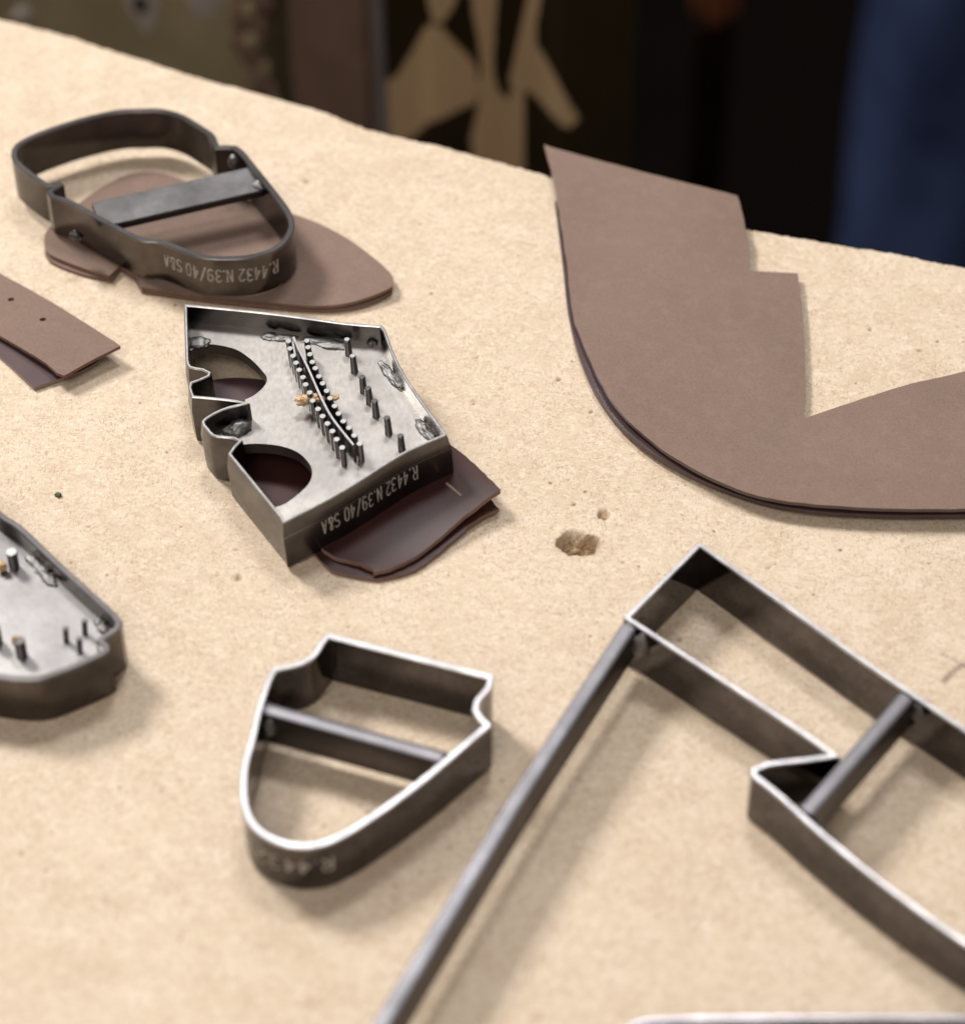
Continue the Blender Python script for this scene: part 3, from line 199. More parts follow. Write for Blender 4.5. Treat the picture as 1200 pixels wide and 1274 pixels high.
def mat_suede(name, a, c2, rough=.95, sheen=.25):
    m, nt, b = new_mat(name)
    c = coords(nt)
    n1 = noise(nt, c, 28, 3, .6); n2 = noise(nt, c, 1500, 3, .7); n3 = noise(nt, c, 200, 3, .6)
    base = mix(nt, ramp(nt, n1, [(.32, 0), (.68, 1)]), a, c2)
    base = mix(nt, math_(nt, 'MULTIPLY', ramp(nt, n2, [(.36, 1), (.6, 0)]), .35), base, tuple(x * .52 for x in a))
    base = mix(nt, math_(nt, 'MULTIPLY', ramp(nt, n3, [(.5, 0), (.75, 1)]), .22), base, tuple(min(1, x * 1.3) for x in c2))
    L(nt, base, b.inputs['Base Color']); b.inputs['Roughness'].default_value = rough
    b.inputs['Sheen Weight'].default_value = sheen; b.inputs['Specular IOR Level'].default_value = .15
    bump(nt, b, n2, .00012, .8)
    return m
def mat_grain(name, a, rough=.33, spec=.5, coat=.25):
    m, nt, b = new_mat(name)
    c = coords(nt)
    v = nt.nodes.new('ShaderNodeTexVoronoi'); v.inputs['Scale'].default_value = 1300; L(nt, c, v.inputs['Vector'])
    n1 = noise(nt, c, 60, 3)
    base = mix(nt, ramp(nt, n1, [(.3, 0), (.7, 1)]), a, tuple(x * 1.5 for x in a))
    L(nt, base, b.inputs['Base Color']); b.inputs['Roughness'].default_value = rough
    b.inputs['Specular IOR Level'].default_value = spec
    b.inputs['Coat Weight'].default_value = coat; b.inputs['Coat Roughness'].default_value = .20
    bump(nt, b, v.outputs['Distance'], .00002, .4)
    return m
def mat_plain(name, a, c2=None, rough=.8, sc=20, bd=.001, metallic=0):
    m, nt, b = new_mat(name)
    c = coords(nt); n1 = noise(nt, c, sc, 5, .65)
    L(nt, mix(nt, ramp(nt, n1, [(.35, 0), (.65, 1)]), a, c2 or tuple(x * .7 for x in a)), b.inputs['Base Color'])
    b.inputs['Roughness'].default_value = rough; b.inputs['Metallic'].default_value = metallic
    bump(nt, b, n1, bd, .5)
    return m

M = dict(
    board=mat_board(),
    side=mat_steel('dark_rolled_steel', (.122, .110, .110), (.078, .070, .070), .08, .06, 420, (.18, .18, 2.2), .00002),
    side_far=mat_steel('brown_rolled_steel', (.115, .10, .09), (.07, .062, .058), .18, .10, 420, (.18, .18, 2.2), .00004),
    side_punch=mat_steel('blued_rolled_steel', (.14, .13, .125), (.075, .07, .068), .25, .08, 420, (.18, .18, 2.2), .00004),
    rim=mat_steel('ground_steel_edge', (.74, .73, .75), (.46, .45, .47), .33, .10, 900, (1, 1, 1), .00005, None, 110),
    rim_low=mat_steel('grey_ground_edge', (.42, .40, .43), (.30, .285, .31), .36, .1, 900, (1, 1, 1), .00005, None, 80),
    rim_dark=mat_steel('dull_steel_edge', (.20, .19, .195), (.11, .105, .105), .34, .1, 900),
    bar=mat_steel('grey_steel_bar', (.27, .263, .285), (.20, .195, .21), .50, .12, 600, (1, 1, 1), .00006),
    bar_far=mat_steel('dull_wide_bar', (.092, .088, .09), (.062, .06, .06), .42, .12, 500),
    rim_punch=mat_steel('worn_ground_edge', (.80, .79, .80), (.50, .49, .50), .30, .1, 700, (1, 1, 1), .00005, None, 120),
    bar_side=mat_steel('shaded_bar_side', (.15, .13, .125), (.11, .098, .092), .45, .10, 500),  # bar steel again, with the side's shade painted in
    plate=mat_steel('ground_steel_plate', (.66, .63, .60), (.36, .34, .33), .35, .12, 900, (1, .5, 1), .00002, (.45, .36, .28, .2), 32),
    plate_bright=mat_steel('bright_steel_plate', (.43, .415, .415), (.26, .25, .255), .36, .09, 800, (1, .6, 1), .00004, (.30, .25, .20, .15), 35),
    plate_edge=mat_steel('plate_cut_edge', (.32, .28, .26), (.22, .19, .17), .5, .1, 900),
    pin=mat_steel('punch_pin_steel', (.22, .21, .21), (.11, .105, .105), .34, .12, 1500),
    pin_top=mat_steel('ground_pin_face', (.58, .58, .58), (.34, .34, .34), .38, .10, 1500),
    weld=mat_steel('weld_metal', (.33, .325, .325), (.18, .175, .17), .58, .12, 1100, (1, 1, 1), .0002, (.30, .17, .09, .5), 300),
    suede=mat_suede('taupe_suede', (.215, .147, .119), (.245, .168, .137)),
    suede_dark=mat_suede('pale_suede_face', (.30, .21, .175), (.24, .165, .135)),
    cut=mat_suede('leather_cut_edge', (.15, .075, .058), (.27, .165, .125), .9, .1),
    cut_pale=mat_suede('pale_raw_edge', (.30, .19, .15), (.16, .085, .065), .9, .1),
    grain=mat_grain('burgundy_grain', (.034, .011, .010), .34, .5, .6),
    grain_dull=mat_grain('plum_grain', (.055, .030, .033), .42, .5, .15),
    etch=mat_plain('etched_mark', (.60, .56, .52), (.26, .24, .22), .6, 1300, .00002),
    etch_dim=mat_plain('worn_etched_mark', (.50, .45, .41), (.22, .19, .17), .6, 500, .00002),
    scrap=mat_suede('tan_fibre_scrap', (.50, .31, .17), (.70, .50, .30), .95, .1),
    green=mat_plain('green_black_crumb', (.03, .05, .025), (.08, .10, .05), .6, 800, .0001),
    olive=mat_plain('olive_painted_steel', (.27, .215, .125), (.36, .29, .175), .9, 14, .001),
    drip=mat_plain('dried_glue', (.50, .43, .39), (.40, .33, .29), .95, 60, .001),
    brownp=mat_plain('brown_stained_board', (.21, .13, .098), (.16, .10, .075), .95, 22, .001),
    greyp=mat_plain('grey_pipe_paint', (.16, .145, .145), (.12, .10, .10), .9, 20, .0005),
    hole_dark=mat_plain('dark_recess', (.012, .009, .006), None, .9),
    dark=mat_plain('unlit_room_black', (.0035, .0025, .0022), (.005, .0035, .003), 1.0, 3, .002),  # darkness of the unlit room painted in as near-black colour
    darkwood=mat_plain('black_brown_wood', (.010, .004, .003), (.006, .003, .002), .8, 15, .001),
    lit_wood=mat_plain('lit_wood_orange', (.13, .035, .008), (.09, .02, .005), .6, 20, .001),
)
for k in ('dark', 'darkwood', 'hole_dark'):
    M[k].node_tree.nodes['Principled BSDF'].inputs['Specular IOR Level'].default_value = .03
def mat_print():
    m, nt, b = new_mat('printed_cotton')
    at = nt.nodes.new('ShaderNodeAttribute'); at.attribute_name = 'print'
    c = coords(nt); n1 = noise(nt, c, 25, 4)
    dk = mix(nt, n1, (.016, .010, .004), (.030, .020, .009))
    tn = mix(nt, n1, (.42, .28, .16), (.54, .365, .21))
    sep = nt.nodes.new('ShaderNodeSeparateColor'); L(nt, at.outputs['Color'], sep.inputs[0])
    L(nt, mix(nt, sep.outputs[0], dk, tn), b.inputs['Base Color']); b.inputs['Roughness'].default_value = .95
    return m
def mat_denim():
    m, nt, b = new_mat('blue_denim')
    c = coords(nt); n1 = noise(nt, c, 9, 4, .6); n2 = noise(nt, coords(nt, (900, 900, 200)), 1, 2)
    base = mix(nt, ramp(nt, n1, [(.35, 0), (.65, 1)]), (.010, .018, .065), (.036, .056, .14))
    base = mix(nt, math_(nt, 'MULTIPLY', n2, .3), base, (.10, .12, .22))
    L(nt, base, b.inputs['Base Color']); b.inputs['Roughness'].default_value = .9
    return m
M['print'] = mat_print(); M['denim'] = mat_denim()
for k in ('print', 'denim', 'olive', 'brownp', 'drip'):
    M[k].node_tree.nodes['Principled BSDF'].inputs['Specular IOR Level'].default_value = .08

# ------------------------------------------------------------------ object helpers
COL = bpy.context.scene.collection
def link(name, me, mats, parent=None, smooth=30):
    o = bpy.data.objects.new(name, me); COL.objects.link(o)
    for mm in (mats if isinstance(mats, (list, tuple)) else [mats]): me.materials.append(M[mm])
    if smooth:
        me.polygons.foreach_set('use_smooth', [True] * len(me.polygons))
        me.set_sharp_from_angle(angle=math.radians(smooth))
    if parent: o.parent = parent
    return o
def mesh(name, v, f, mi=None):
    me = bpy.data.meshes.new(name); me.from_pydata([tuple(x) for x in v], [], f); me.update()
    if mi: me.polygons.foreach_set('material_index', mi)
    bm = bmesh.new(); bm.from_mesh(me); bmesh.ops.recalc_face_normals(bm, faces=bm.faces); bm.to_mesh(me); bm.free()
    return me
def thing(name, label, cat, mat=None, group=None):
    o = bpy.data.objects.new(name, None); COL.objects.link(o); o.empty_display_size = .01
    o['label'] = label; o['category'] = cat
    if group: o['group'] = group
    if mat is not None: o.matrix_world = mat
    return o
def normals(path, closed=True):
    """miter offset vectors to the left of each vertex"""
    n = len(path); out = []
    for i in range(n):
        p = Vector(path[i][:2])
        a = Vector(path[i - 1][:2]) if (closed or i) else None
        b = Vector(path[(i + 1) % n][:2]) if (closed or i < n - 1) else None
        d1 = (p - a).normalized() if a is not None else (b - p).normalized()
        d2 = (b - p).normalized() if b is not None else d1
        n1 = Vector((-d1.y, d1.x)); n2 = Vector((-d2.y, d2.x)); m = n1 + n2
        if m.length < .2: m = n1.copy()
        m.normalize(); k = 1 / max(.45, m.dot(n1)); out.append(m * k)
    return out
def area2(path): return sum(path[i - 1][0] * path[i][1] - path[i][0] * path[i - 1][1] for i in range(len(path)))
def sweep(path, prof, closed=True):
    """prof: closed list of (outward offset mm, z mm); path in mm"""
    sgn = -1 if area2(path) > 0 else 1          # outward = left if clockwise
    nm = normals(path, closed); v = []; f = []; n = len(path); k = len(prof)
    for (p, m) in zip(path, nm):
        for (o, z) in prof: v.append(((p[0] + sgn * m.x * o) * S, (p[1] + sgn * m.y * o) * S, z * S))
    for i in range(n if closed else n - 1):
        j = (i + 1) % n
        for a in range(k):
            b = (a + 1) % k
            f.append((i * k + a, j * k + a, j * k + b, i * k + b))
    if not closed: f.append(tuple(range(k))); f.append(tuple(range((n - 1) * k, n * k))[::-1])
    return v, f
def wall(parent, path, h, t=2.0, z0=0.0, edge_t=None, bevel=0.0, side='side', rim='rim', closed=True, z_edge=.7):
    """steel rule: body and ground cutting edge as two parts"""
    e = edge_t or t; a = t / 2; c = .2
    if bevel:
        body = [(-a, z0 + 1.1), (a, z0 + 1.1), (a, h - bevel), (-a + e, h - z_edge), (-a, h - z_edge)]
    else:
        body = [(-a, z0 + 1.1), (a, z0 + 1.1), (a, h - z_edge), (-a, h - z_edge)]
    v, f = sweep(path, body, closed)
    link('steel_rule', mesh('steel_rule', v, f), side, parent)
    v, f = sweep(path, [(-a, z0 + 1.1), (-.12, z0), (.12, z0), (a, z0 + 1.1)], closed)
    link('sharpened_foot', mesh('sharpened_foot', v, f), 'rim', parent)
    top = [(-a, h - z_edge), (-a + e, h - z_edge), (-a + e, h - c), (-a + e - c * 1.2, h), (-a + c * 1.2, h), (-a, h - c)]
    v, f = sweep(path, top, closed)
    link('ground_rim', mesh('ground_rim', v, f), rim, parent)
def flat_bar(parent, a, b, w, z0, z1, name='cross_bar', mats=('bar', 'bar_side'), ext=0.0, mid=None):
    """flat bar on edge with a rounded top; lit top and shaded sides are painted as two tones"""
    pts = [a, b] if mid is None else mid
    P = [Vector(p) for p in pts]
    d = (P[-1] - P[0]).normalized(); P[0] = P[0] - d * ext; P[-1] = P[-1] + d * ext
    prof = [(-w / 2, z0 + .3), (-w / 2 + .3, z0), (w / 2 - .3, z0), (w / 2, z0 + .3)]
    m0 = len(prof); K = 8
    for i in range(K + 1):
        t = math.pi * i / K; prof.append((w / 2 * math.cos(t), z1 - w * .13 + w * .13 * math.sin(t)))
    path = []
    for i in range(len(P) - 1):
        for k in range(6): q = P[i].lerp(P[i + 1], k / 6); path.append((q.x, q.y))
    path.append((P[-1].x, P[-1].y))
    v, f = sweep(path, prof, False)
    k = len(prof); mi = []
    for i in range(len(path) - 1):
        for a_ in range(k): mi.append(0 if m0 - 0 <= a_ < k - 1 else 1)
    mi += [1, 1]
    return link(name, mesh(name, v, f, mi), list(mats), parent, 40)
def bead(parent, x, y, z, rx, ry, rz, name='weld_bead', mat='weld', seed=0, rough=.35, ang=0.0, sub=3):
    bm = bmesh.new(); bmesh.ops.create_icosphere(bm, subdivisions=sub, radius=1)
    for vv in bm.verts:
        n = mnoise.noise(vv.co * 1.7 + Vector((seed * 3.1, seed, 0))) * rough + mnoise.noise(vv.co * 4 + Vector((seed, 5, seed))) * rough * .5
        vv.co *= 1 + n
    bmesh.ops.transform(bm, matrix=Matrix.Translation((x * S, y * S, z * S)) @ Matrix.Rotation(ang, 4, 'Z') @ Matrix.Diagonal((rx * S, ry * S, rz * S, 1)), verts=bm.verts)
    me = bpy.data.meshes.new(name); bm.to_mesh(me); bm.free()
    return link(name, me, mat, parent, 60)
def inside(p, poly):
    x, y = p[0], p[1]; c = False
    for i in range(len(poly)):
        x1, y1 = poly[i - 1][:2]; x2, y2 = poly[i][:2]
        if (y1 > y) != (y2 > y) and x < (x2 - x1) * (y - y1) / (y2 - y1) + x1: c = not c
    return c
def sheet(name, outline, th, mats, parent=None, step=4.0, holes=(), zf=None, ragged=0.0, seed=0):
    """a cut sheet: outline (x,y,z_top) mm, thickness th; mats = top, underside, cut edge"""
    rr = random.Random(seed)
    out = [(p[0], p[1], p[2]) for p in outline]
    if ragged:
        nm = normals(out); out = [(p[0] + m.x * rr.uniform(-1, 1) * ragged, p[1] + m.y * rr.uniform(-1, 1) * ragged, p[2]) for p, m in zip(out, nm)]
    ctrl = out[::max(1, len(out) // 60)]
    def z_at(x, y):
        sw = sz = 0
        for (a, b, c) in ctrl:
            w = 1 / ((a - x) ** 2 + (b - y) ** 2 + 4) ** 1.3; sw += w; sz += w * c
        return sz / sw
    z_at = zf or z_at
    n = len(out); V = [Vector(p[:2]) for p in out]; E_ = [(i, (i + 1) % n) for i in range(n)]
    loops = [list(range(n))]
    for h in holes:
        s0 = len(V); V += [Vector(p[:2]) for p in h]; E_ += [(s0 + i, s0 + (i + 1) % len(h)) for i in range(len(h))]
        loops.append(list(range(s0, s0 + len(h))))
    nb = len(V)
    xs = [p[0] for p in out]; ys = [p[1] for p in out]
    y = min(ys) + step / 2; row = 0
    while y < max(ys):
        x = min(xs) + (step / 2 if row % 2 else 0)
        while x < max(xs):
            if inside((x, y), out) and not any(inside((x, y), h) for h in holes):
                if min((Vector((x, y)) - q).length for q in V[:nb:1]) > step * .45: V.append(Vector((x, y)))
            x += step
        y += step * .87; row += 1
    r = geometry.delaunay_2d_cdt(V, E_, [], 1, 1e-5)
    vs, tris = r[0], r[2]
    tris = [t for t in tris if not any(inside(sum((vs[i] for i in t), Vector((0, 0))) / len(t), h) for h in holes)]
    nv = len(vs); v = []; f = []; mi = []
    zt = [z_at(p.x, p.y) for p in vs]
    # boundary outline keeps its own z
    for p, z in zip(vs, zt): v.append((p.x * S, p.y * S, z * S))
    for p, z in zip(vs, zt): v.append((p.x * S, p.y * S, (z - th) * S))
    cnt = {}
    for t in tris:
        f.append(tuple(t)); mi.append(0); f.append(tuple(i + nv for i in reversed(t))); mi.append(1)
        for i in range(len(t)):
            a, b = t[i], t[(i + 1) % len(t)]; key = (min(a, b), max(a, b)); cnt[key] = cnt.get(key, 0) + 1
            cnt[('d', key)] = (a, b)
    for key, c in list(cnt.items()):
        if key[0] != 'd' and c == 1:
            a, b = cnt[('d', key)]; f.append((b, a, a + nv, b + nv)); mi.append(2)
    me = mesh(name, v, f, mi)
    return link(name, me, list(mats), parent, 40)
def cyl(parent, x, y, z0, z1, r, name='punch_pin', mats=('pin', 'pin_top'), seg=18, tip=.12, lean=(0, 0), flare=1.0):
    v = []; f = []; mi = []
    rings = [(r * flare, z0), (r, z1 - tip), (r - tip, z1)]
    for (rr, z) in rings:
        t = (z - z0) / max(1e-6, z1 - z0)
        for k in range(seg):
            a = 2 * math.pi * k / seg; v.append((rr * math.cos(a) * S + lean[0] * t * S, rr * math.sin(a) * S + lean[1] * t * S, (z - z0) * S))
    for i in range(2):
        for k in range(seg):
            f.append((i * seg + k, i * seg + (k + 1) % seg, (i + 1) * seg + (k + 1) % seg, (i + 1) * seg + k)); mi.append(0)
    f.append(tuple(range(2 * seg, 3 * seg))); mi.append(1); f.append(tuple(range(seg))[::-1]); mi.append(0)
    o = link(name, mesh(name, v, f, mi), list(mats), parent, 40)
    o.location = (x * S, y * S, z0 * S)
    return o

# ------------------------------------------------------------------ stroke lettering wrapped on a wall
GL = {'R': [[(0, 0), (0, 1), (.65, 1), (.95, .85), (.95, .65), (.65, .5), (0, .5)], [(.5, .5), (1, 0)]],
      '.': [[(.1, 0), (.1, .1)]],
      '4': [[(.75, 0), (.75, 1), (0, .33), (1, .33)]],
      '3': [[(0, .9), (.3, 1), (.7, 1), (.95, .85), (.95, .65), (.6, .52), (.3, .52)], [(.6, .52), (.97, .38), (.97, .15), (.7, 0), (.3, 0), (0, .12)]],
      '2': [[(0, .85), (.25, 1), (.75, 1), (1, .8), (1, .62), (0, 0), (1, 0)]],
      'N': [[(0, 0), (0, 1), (1, 0), (1, 1)]],
      '9': [[(.05, .1), (.3, 0), (.7, 0), (1, .25), (1, .8), (.7, 1), (.3, 1), (0, .8), (0, .6), (.3, .42), (.7, .42), (1, .6)]],
      '/': [[(0, -.1), (1, 1.1)]],
      '0': [[(.3, 0), (0, .2), (0, .8), (.3, 1), (.7, 1), (1, .8), (1, .2), (.7, 0), (.3, 0)]],
      'S': [[(0, .12), (.3, 0), (.7, 0), (1, .18), (1, .38), (.7, .5), (.3, .54), (0, .68), (0, .85), (.3, 1), (.7, 1), (1, .88)]],
      '&': [[(1, 0), (.2, .75), (.2, .92), (.45, 1), (.7, .92), (.7, .75), (.05, .35), (.05, .12), (.3, 0), (.6, 0), (1, .4)]],
      'A': [[(0, 0), (.5, 1), (1, 0)], [(.18, .35), (.82, .35)]], ' ': []}
def lettering(parent, path, side_off, text, p0, p1, zc, hgt, mat, w=.32, slant=.12, name='stamped_lettering'):
    """text running from near p0 to near p1 along the wall, turned upside down"""
    n = len(path); P = [Vector(p[:2]) for p in path]; sgn = -1 if area2(path) > 0 else 1
    nm = [m * sgn for m in normals(path)]
    cum = [0]
    for i in range(n): cum.append(cum[-1] + (P[(i + 1) % n] - P[i]).length)
    Ltot = cum[-1]
    def near(q):
        q = Vector(q); best = (1e9, 0)
        for i in range(n):
            a, b = P[i], P[(i + 1) % n]; d = b - a
            t = max(0, min(1, (q - a).dot(d) / max(1e-9, d.length_squared))); r = (a + d * t - q).length
            if r < best[0]: best = (r, cum[i] + t * d.length)
        return best[1]
    s0, s1 = near(p0), near(p1); ds = s1 - s0
    if abs(ds) > Ltot / 2: ds -= math.copysign(Ltot, ds)
    def at(s):
        s %= Ltot
        i = max(0, min(n - 1, bisect.bisect_right(cum, s) - 1)); t = (s - cum[i]) / max(1e-9, cum[i + 1] - cum[i])
        return P[i].lerp(P[(i + 1) % n], t), nm[i].lerp(nm[(i + 1) % n], t)
    units = sum(.5 if c in '. ' else 1.0 for c in text) ; adv = ds / units; cw = abs(adv) * .62 * (1 if adv > 0 else -1)
    v = []; f = []; u = 0
    def put(x, zz, off): q, m = at(x); return ((q.x + m.x * off) * S, (q.y + m.y * off) * S, zz * S)
    for ch in text:
        base = s0 + (u + rnd.uniform(-.05, .05)) * adv; zj = rnd.uniform(-.16, .16)
        for st in GL[ch]:
            for (a, b) in zip(st, st[1:]):
                k = 3
                for j in range(k):
                    A = [a[0] + (b[0] - a[0]) * j / k, a[1] + (b[1] - a[1]) * j / k]; B = [a[0] + (b[0] - a[0]) * (j + 1) / k, a[1] + (b[1] - a[1]) * (j + 1) / k]
                    ax_, az = base + (A[0] + slant * A[1]) * cw, zc + zj + hgt / 2 - A[1] * hgt
                    bx_, bz = base + (B[0] + slant * B[1]) * cw, zc + zj + hgt / 2 - B[1] * hgt
                    d = Vector((bx_ - ax_, bz - az)); l = d.length or 1; d /= l; px, pz = -d.y * w / 2, d.x * w / 2
                    ex, ez = d.x * w * .3, d.y * w * .3
                    i0 = len(v)
                    for (xx, z_) in ((ax_ - ex + px, az - ez + pz), (ax_ - ex - px, az - ez - pz), (bx_ + ex - px, bz + ez - pz), (bx_ + ex + px, bz + ez + pz)):
                        v.append(put(xx, z_, side_off + .03 + .001 * (len(v) % 7)))
                    f.append((i0, i0 + 1, i0 + 2, i0 + 3))
        u += .5 if ch in '. ' else 1.0
    me = bpy.data.meshes.new(name); me.from_pydata(v, [], f); me.update()
    return link(name, me, mat, parent, 0)

# ================================================================== the work table
def build_table():
    edge = D['edge']; ex = [p[0] for p in edge]
    def ey(x):
        if x <= ex[0]: return edge[0][1] + (ex[0] - x) * .4
        if x >= ex[-1]: return edge[-1][1] - (x - ex[-1]) * .3
        i = bisect.bisect_right(ex, x) - 1; t = (x - ex[i]) / (ex[i + 1] - ex[i]); return edge[i][1] * (1 - t) + edge[i + 1][1] * t
    cr = D['crater']
    def axis(lo, hi, fine_lo, fine_hi, zones):
        a = []; x = lo
        while x < hi:
            a.append(x)
            if any(z0 <= x <= z1 for z0, z1 in zones): x += .3
            elif fine_lo <= x <= fine_hi: x += .9
            else: x += 8
        a.append(hi); return np.array(a)
    X = axis(-420, 420, -185, 185, [(cr[0][0] - 9, cr[0][0] + 9)])
    Y = axis(-420, 60, -185, 61, [(cr[0][1] - 9, cr[0][1] + 9)])
    ne = 150
    gx, gy = np.meshgrid(X, Y, indexing='ij')
    rr = np.random.RandomState(3)
    rag = np.array([mnoise.noise(Vector((x * .06, 1.3, 0))) * .5 + mnoise.noise(Vector((x * .3, 4.3, 0))) * .6 + mnoise.noise(Vector((x * 1.1, 9.3, 0))) * .55 for x in X])
    E_ = np.array([ey(x) for x in X]) + rag
    T = np.linspace(0, 1, ne + 1)[1:]
    top = 60 + (E_[:, None] - 60) * T[None, :]
    G = np.concatenate([gy, top], 1); nx, ny = G.shape
    XX = np.repeat(X[:, None], ny, 1); Z = np.zeros_like(G); wr = np.zeros((nx, ny)); ws = np.zeros((nx, ny))
    def region(cx, cy, r): return np.argwhere((np.abs(XX - cx) < r) & (np.abs(G - cy) < r))
    # torn crater
    cx, cy = cr[0]
    for i, j in region(cx, cy, 13):
        dx, dy = XX[i, j] - cx, G[i, j] - cy
        a = math.atan2(dy, dx)
        R_ = 5.5 + .9 * math.cos(a * 2 + .3) + 1.3 * mnoise.noise(Vector((math.cos(a) * 1.6, math.sin(a) * 1.6, 2))) + .5 * mnoise.noise(Vector((math.cos(a) * 5, math.sin(a) * 5, 7)))
        r = math.hypot(dx, dy) / R_
        nz = mnoise.noise(Vector((dx * .8, dy * .8, 1))) * .3 + mnoise.noise(Vector((dx * 2.2, dy * 2.2, 3))) * .22
        # undercut towards the near side, a shallow torn ramp away from it
        steep = .5 - .5 * (dy / max(.1, math.hypot(dx, dy)))
        k = max(0, 1 - r)
        dep = (3.2 + 4.2 * steep) * min(1, k * (1.2 + 7 * steep))
        if r < 1:
            Z[i, j] -= dep + nz * min(1, k * 3); wr[i, j] = min(.9, .25 + k * 1.6)
        elif r < 1.6:
            Z[i, j] += .22 * (1.6 - r) * (1 + nz); wr[i, j] = max(0, (.35 + nz * .5) * (1.25 - r) / .25) if r < 1.25 else 0
    for (cx, cy, r0, dp) in [(cr[1][0], cr[1][1], 1.6, 1.3)] + [(p[0], p[1], p[2] * .75, p[2] * .8) for p in D['specks']]:
        for i, j in region(cx, cy, r0 * 2.5 + 1):
            dx, dy = XX[i, j] - cx, G[i, j] - cy
            a = math.atan2(dy, dx); R_ = r0 * (1 + .35 * mnoise.noise(Vector((math.cos(a) * 1.5 + cx, math.sin(a) * 1.5, cy))))
            q = math.hypot(dx, dy) / R_
            if q < 1.25: k = min(1, (1.25 - q) * 2); Z[i, j] -= dp * k; wr[i, j] = max(wr[i, j], k)
    for pl in (D['stain'], D['stain2']):
        for a, b in zip(pl, pl[1:]):
            A, B = Vector(a), Vector(b)
            for i, j in region((a[0] + b[0]) / 2, (a[1] + b[1]) / 2, 6):
                q = Vector((XX[i, j], G[i, j])); d = B - A; t = max(0, min(1, (q - A).dot(d) / d.length_squared)); r = (A + d * t - q).length
                wdt = 1.1 if pl is D['stain'] else .6
                ws[i, j] = max(ws[i, j], min(1, max(0, (wdt - r) * 2 + .4 * mnoise.noise(Vector((q.x, q.y, 3))))))
    # slight waviness
    for i in range(0, nx):
        Z[i, -1] -= .25
    co = np.stack([XX, G, Z], -1).reshape(-1, 3) * S
    idx = np.arange(nx * ny).reshape(nx, ny)
    q = np.stack([idx[:-1, :-1], idx[1:, :-1], idx[1:, 1:], idx[:-1, 1:]], -1).reshape(-1, 4)
    # skirt: the board is 22 mm thick
    bx = list(idx[:, 0]) + list(idx[-1, 1:]) + list(idx[::-1, -1][1:]) + list(idx[0, ::-1][1:-1])
    low = co[bx].copy(); low[:, 2] = -.022
    base = len(co); co = np.concatenate([co, low]); nb = len(bx)
    sk = [(bx[(k + 1) % nb], bx[k], base + k, base + (k + 1) % nb) for k in range(nb)]
    me = bpy.data.meshes.new('board_top')
    faces = np.concatenate([q, np.array(sk)])
    me.vertices.add(len(co)); me.vertices.foreach_set('co', co.ravel())
    me.loops.add(faces.size); me.loops.foreach_set('vertex_index', faces.ravel().astype(np.int32))
    me.polygons.add(len(faces)); me.polygons.foreach_set('loop_start', np.arange(0, faces.size, 4, dtype=np.int32))
    me.polygons.foreach_set('loop_total', np.full(len(faces), 4, dtype=np.int32))
    me.update(calc_edges=True); me.validate()
    at = me.color_attributes.new('wear', 'FLOAT_COLOR', 'POINT')
    c = np.zeros((len(co), 4), np.float32); c[:nx * ny, 0] = wr.ravel(); c[:nx * ny, 1] = ws.ravel(); c[:, 3] = 1
    at.data.foreach_set('color', c.ravel())
    t = thing('work_table', 'pale tan fibreboard work table with torn pit and specks under all the tools', 'table')
    link('table_top', me, 'board', t, 50)
    for x, y in ((-380, -380), (380, -380), (-380, 300), (380, 40)):
        v = [(x * S + a * .03, y * S + b * .03, z) for z in (-.022, -.85) for a, b in ((-1, -1), (1, -1), (1, 1), (-1, 1))]
        f = [(0, 1, 2, 3), (7, 6, 5, 4)] + [(i, (i + 1) % 4, 4 + (i + 1) % 4, 4 + i) for i in range(4)]
        link('leg', mesh('leg', v, f), 'darkwood', t, 0)
build_table()

# ================================================================== oval (shield-shaped) die, front centre
t = thing('cutting_die', 'shield shaped steel cutting die with bright rounded front rim and one cross bar', 'cutting die')
p = D['shield']; wall(t, p, 19, 1.7)
a, b = D['shield_bar']; flat_bar(t, a, b, 4.0, 5, 17.3, ext=.3)
bead(t, a[0] + 1.5, a[1] - 2.5, 12, 1.8, 2.4, 3.6, seed=1); bead(t, b[0] - 1, b[1] - 1.5, 14, 1.6, 1.6, 2.6, seed=2)
bead(t, b[0] + .8, b[1] + .6, 15.5, 1.5, 1.2, 2.2, seed=3); bead(t, a[0] + .6, a[1] + 1.6, 15, 1.3, 1.2, 2.4, seed=14)
lettering(t, p, 1.05, 'R.4432 N', D['text_oval'][0], D['text_oval'][1], 11, 5.2, 'etch_dim', .75)

# ================================================================== large strap die, right
t = thing('cutting_die', 'large angular steel cutting die at the right edge with long diagonal bar welded on', 'cutting die')
p = D['strap']; wall(t, p, 19, 1.4)
a, b = D['strap_bar']; flat_bar(t, a, b, 4.4, 6, 18.0, ext=.2)
ax = (Vector(b) - Vector(a)).normalized()
bead(t, a[0] + 3.2, a[1] - 3.2, 14, 2.6, 1.8, 4.2, seed=4)
bead(t, a[0] - 2.2, a[1] + .6, 14.5, 1.4, 1.2, 2.0, seed=5)
bead(t, b[0] - 1, b[1] + 2, 13.5, 1.5, 1.5, 2.6, seed=6)
bead(t, b[0] + 2.6, b[1] - .2, 13, 1.6, 1.3, 3.0, seed=7)
r = D['strap_rod']; flat_bar(t, None, None, 4.4, 6, 18.2, 'long_bar', mid=[r[0], r[1], r[2], r[3], r[4]])
bead(t, r[0][0] + 3.4, r[0][1] - 3.2, 13.5, 2.4, 1.9, 4.6, seed=8)
bead(t, r[0][0] + .2, r[0][1] + .4, 17.2, 1.5, 1.4, 1.4, seed=9)

